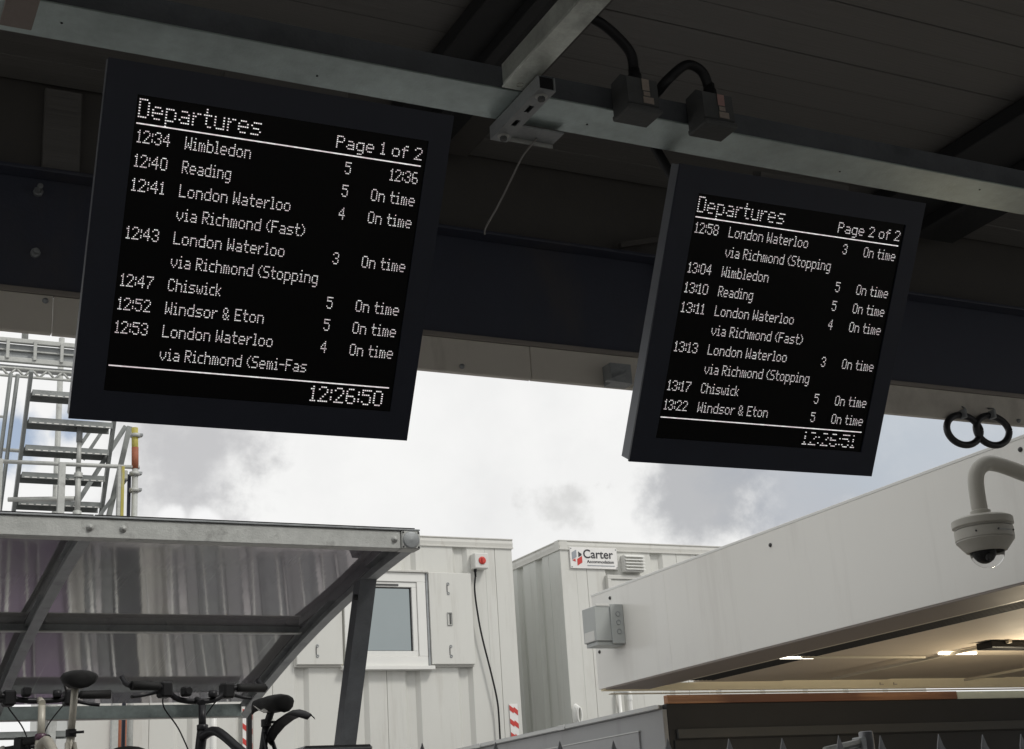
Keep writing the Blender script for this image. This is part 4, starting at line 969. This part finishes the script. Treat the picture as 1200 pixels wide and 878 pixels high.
        if barend: B(MB().tube(smooth_path([(sx*(h2+.005), by-.034, bar_z+rise), (sx*(h2+.012), by-.0, bar_z+rise+.012), (sx*(h2+.010), by+.05, bar_z+rise+.045)], 4), .0125, 10), 'bar_end', 'bikeblack')
    if lights:
        B(MB().bbox(-.085, -.045, by-.05, by+.0, bar_z+.012, bar_z+.055, .008).tube([(-.065, by-.06, bar_z+.034), (-.065, by-.05, bar_z+.034)], .016, 10), 'front_lamp', 'blackplastic')
        B(MB().lathe((.075, by-.01, bar_z+.012), [(.018, 0), (.022, .01), (.018, .03), (0, .034)], 12), 'bell', 'bikeblack')
    if mudguard:
        pts = [(-.13, -.03), (-.17, .012), (-.22, .042), (-.28, .062), (-.34, .071), (-.40, .068), (-.45, .055), (-.49, .040)]
        vs = []; w_ = [.016, .026, .034, .040, .044, .044, .038, .018]
        for (y_, z_), hw in zip(pts, w_): vs += [(-hw, y_-.08, .825+z_-.016), (0, y_-.08, .825+z_+.008), (hw, y_-.08, .825+z_-.016), (0, y_-.08, .825+z_)]
        fs = []
        for i in range(7):
            for k in range(4): fs.append((4*i+k, 4*i+(k+1) % 4, 4*i+4+(k+1) % 4, 4*i+4+k))
        B(MB().add(vs, fs, True), 'rear_mudguard', 'blackplastic')
    if bag:
        B(MB().bbox(-.14, .14, by+.02, by+.22, bar_z-.20, bar_z-.02, .03), 'handlebar_bag', 'blackplastic')
    return t
bicycle((1.045, 6.45, 1.30), R(-3), 'bicycle with pale seatpost and round black saddle, leftmost in full view', 'palealloy', 'palealloy', .62, 1.085, 1.112, swid=.9, barend=False)
bicycle((1.765, 6.18, 1.30), R(-12), 'black bicycle with rear mudguard and bar ends beneath the shelter corner', 'bikeblack', 'bikeblack', .66, 1.045, .975, swid=.72, rise=.055, mudguard=True, barend=True)
bicycle((.56, 6.75, 1.30), R(48), 'low purple bicycle cut off at the left edge of the photo', 'bikepurple', 'alloy', .55, .885, .80, lights=False)
bicycle((1.36, 7.15, 1.30), R(-10), 'low dark bicycle with a black handlebar bag behind the black mudguard bicycle', 'bikeblack', 'bikeblack', .56, .86, .86, bag=True, lights=False)

# low ribbed hoarding of boards and rods, added below the frame, mirrored by the glossy shelter roof
hd = thing('reflection_backdrop', 'added pale ribbed hoarding behind the shelter, mirrored as streaks in its glossy roof', 'backdrop', (-1, 11.2, 1.3))
x = -5.0
while x < 4.2:
    w_ = random.choice((.03, .05, .09, .14, .22)); dy = random.choice((0, .05, .09))
    pool = ('cabinrail', 'galvlight', 'galvdull', 'kioskside', 'kioskside', 'purpleboard' if x < 2.1 else 'kioskside', 'galvdark', 'purpleboard' if x < 2.1 else 'galvdull')
    if .75 < x < 1.75: pool = ('purpleboard',)
    if x > 2.6: pool = ('kioskside', 'galvdull', 'kioskside')
    MB().bbox(x, x+w_-.006, 11.2+dy, 11.23+dy, 1.31, random.uniform(2.30, 2.45), .003).build('board', M[random.choice(pool)], hd)
    x += w_+random.choice((0, 0, 0, .04))
for k_ in range(26):
    x = -1.5+k_*.22+random.uniform(-.08, .08)
    MB().tube([(x, 11.16, 1.3), (x+random.uniform(-.05, .05), 11.15, random.uniform(2.0, 2.6))], random.choice((.006, .009, .014)), 6).build('upright_rod', M['upvc'], hd)
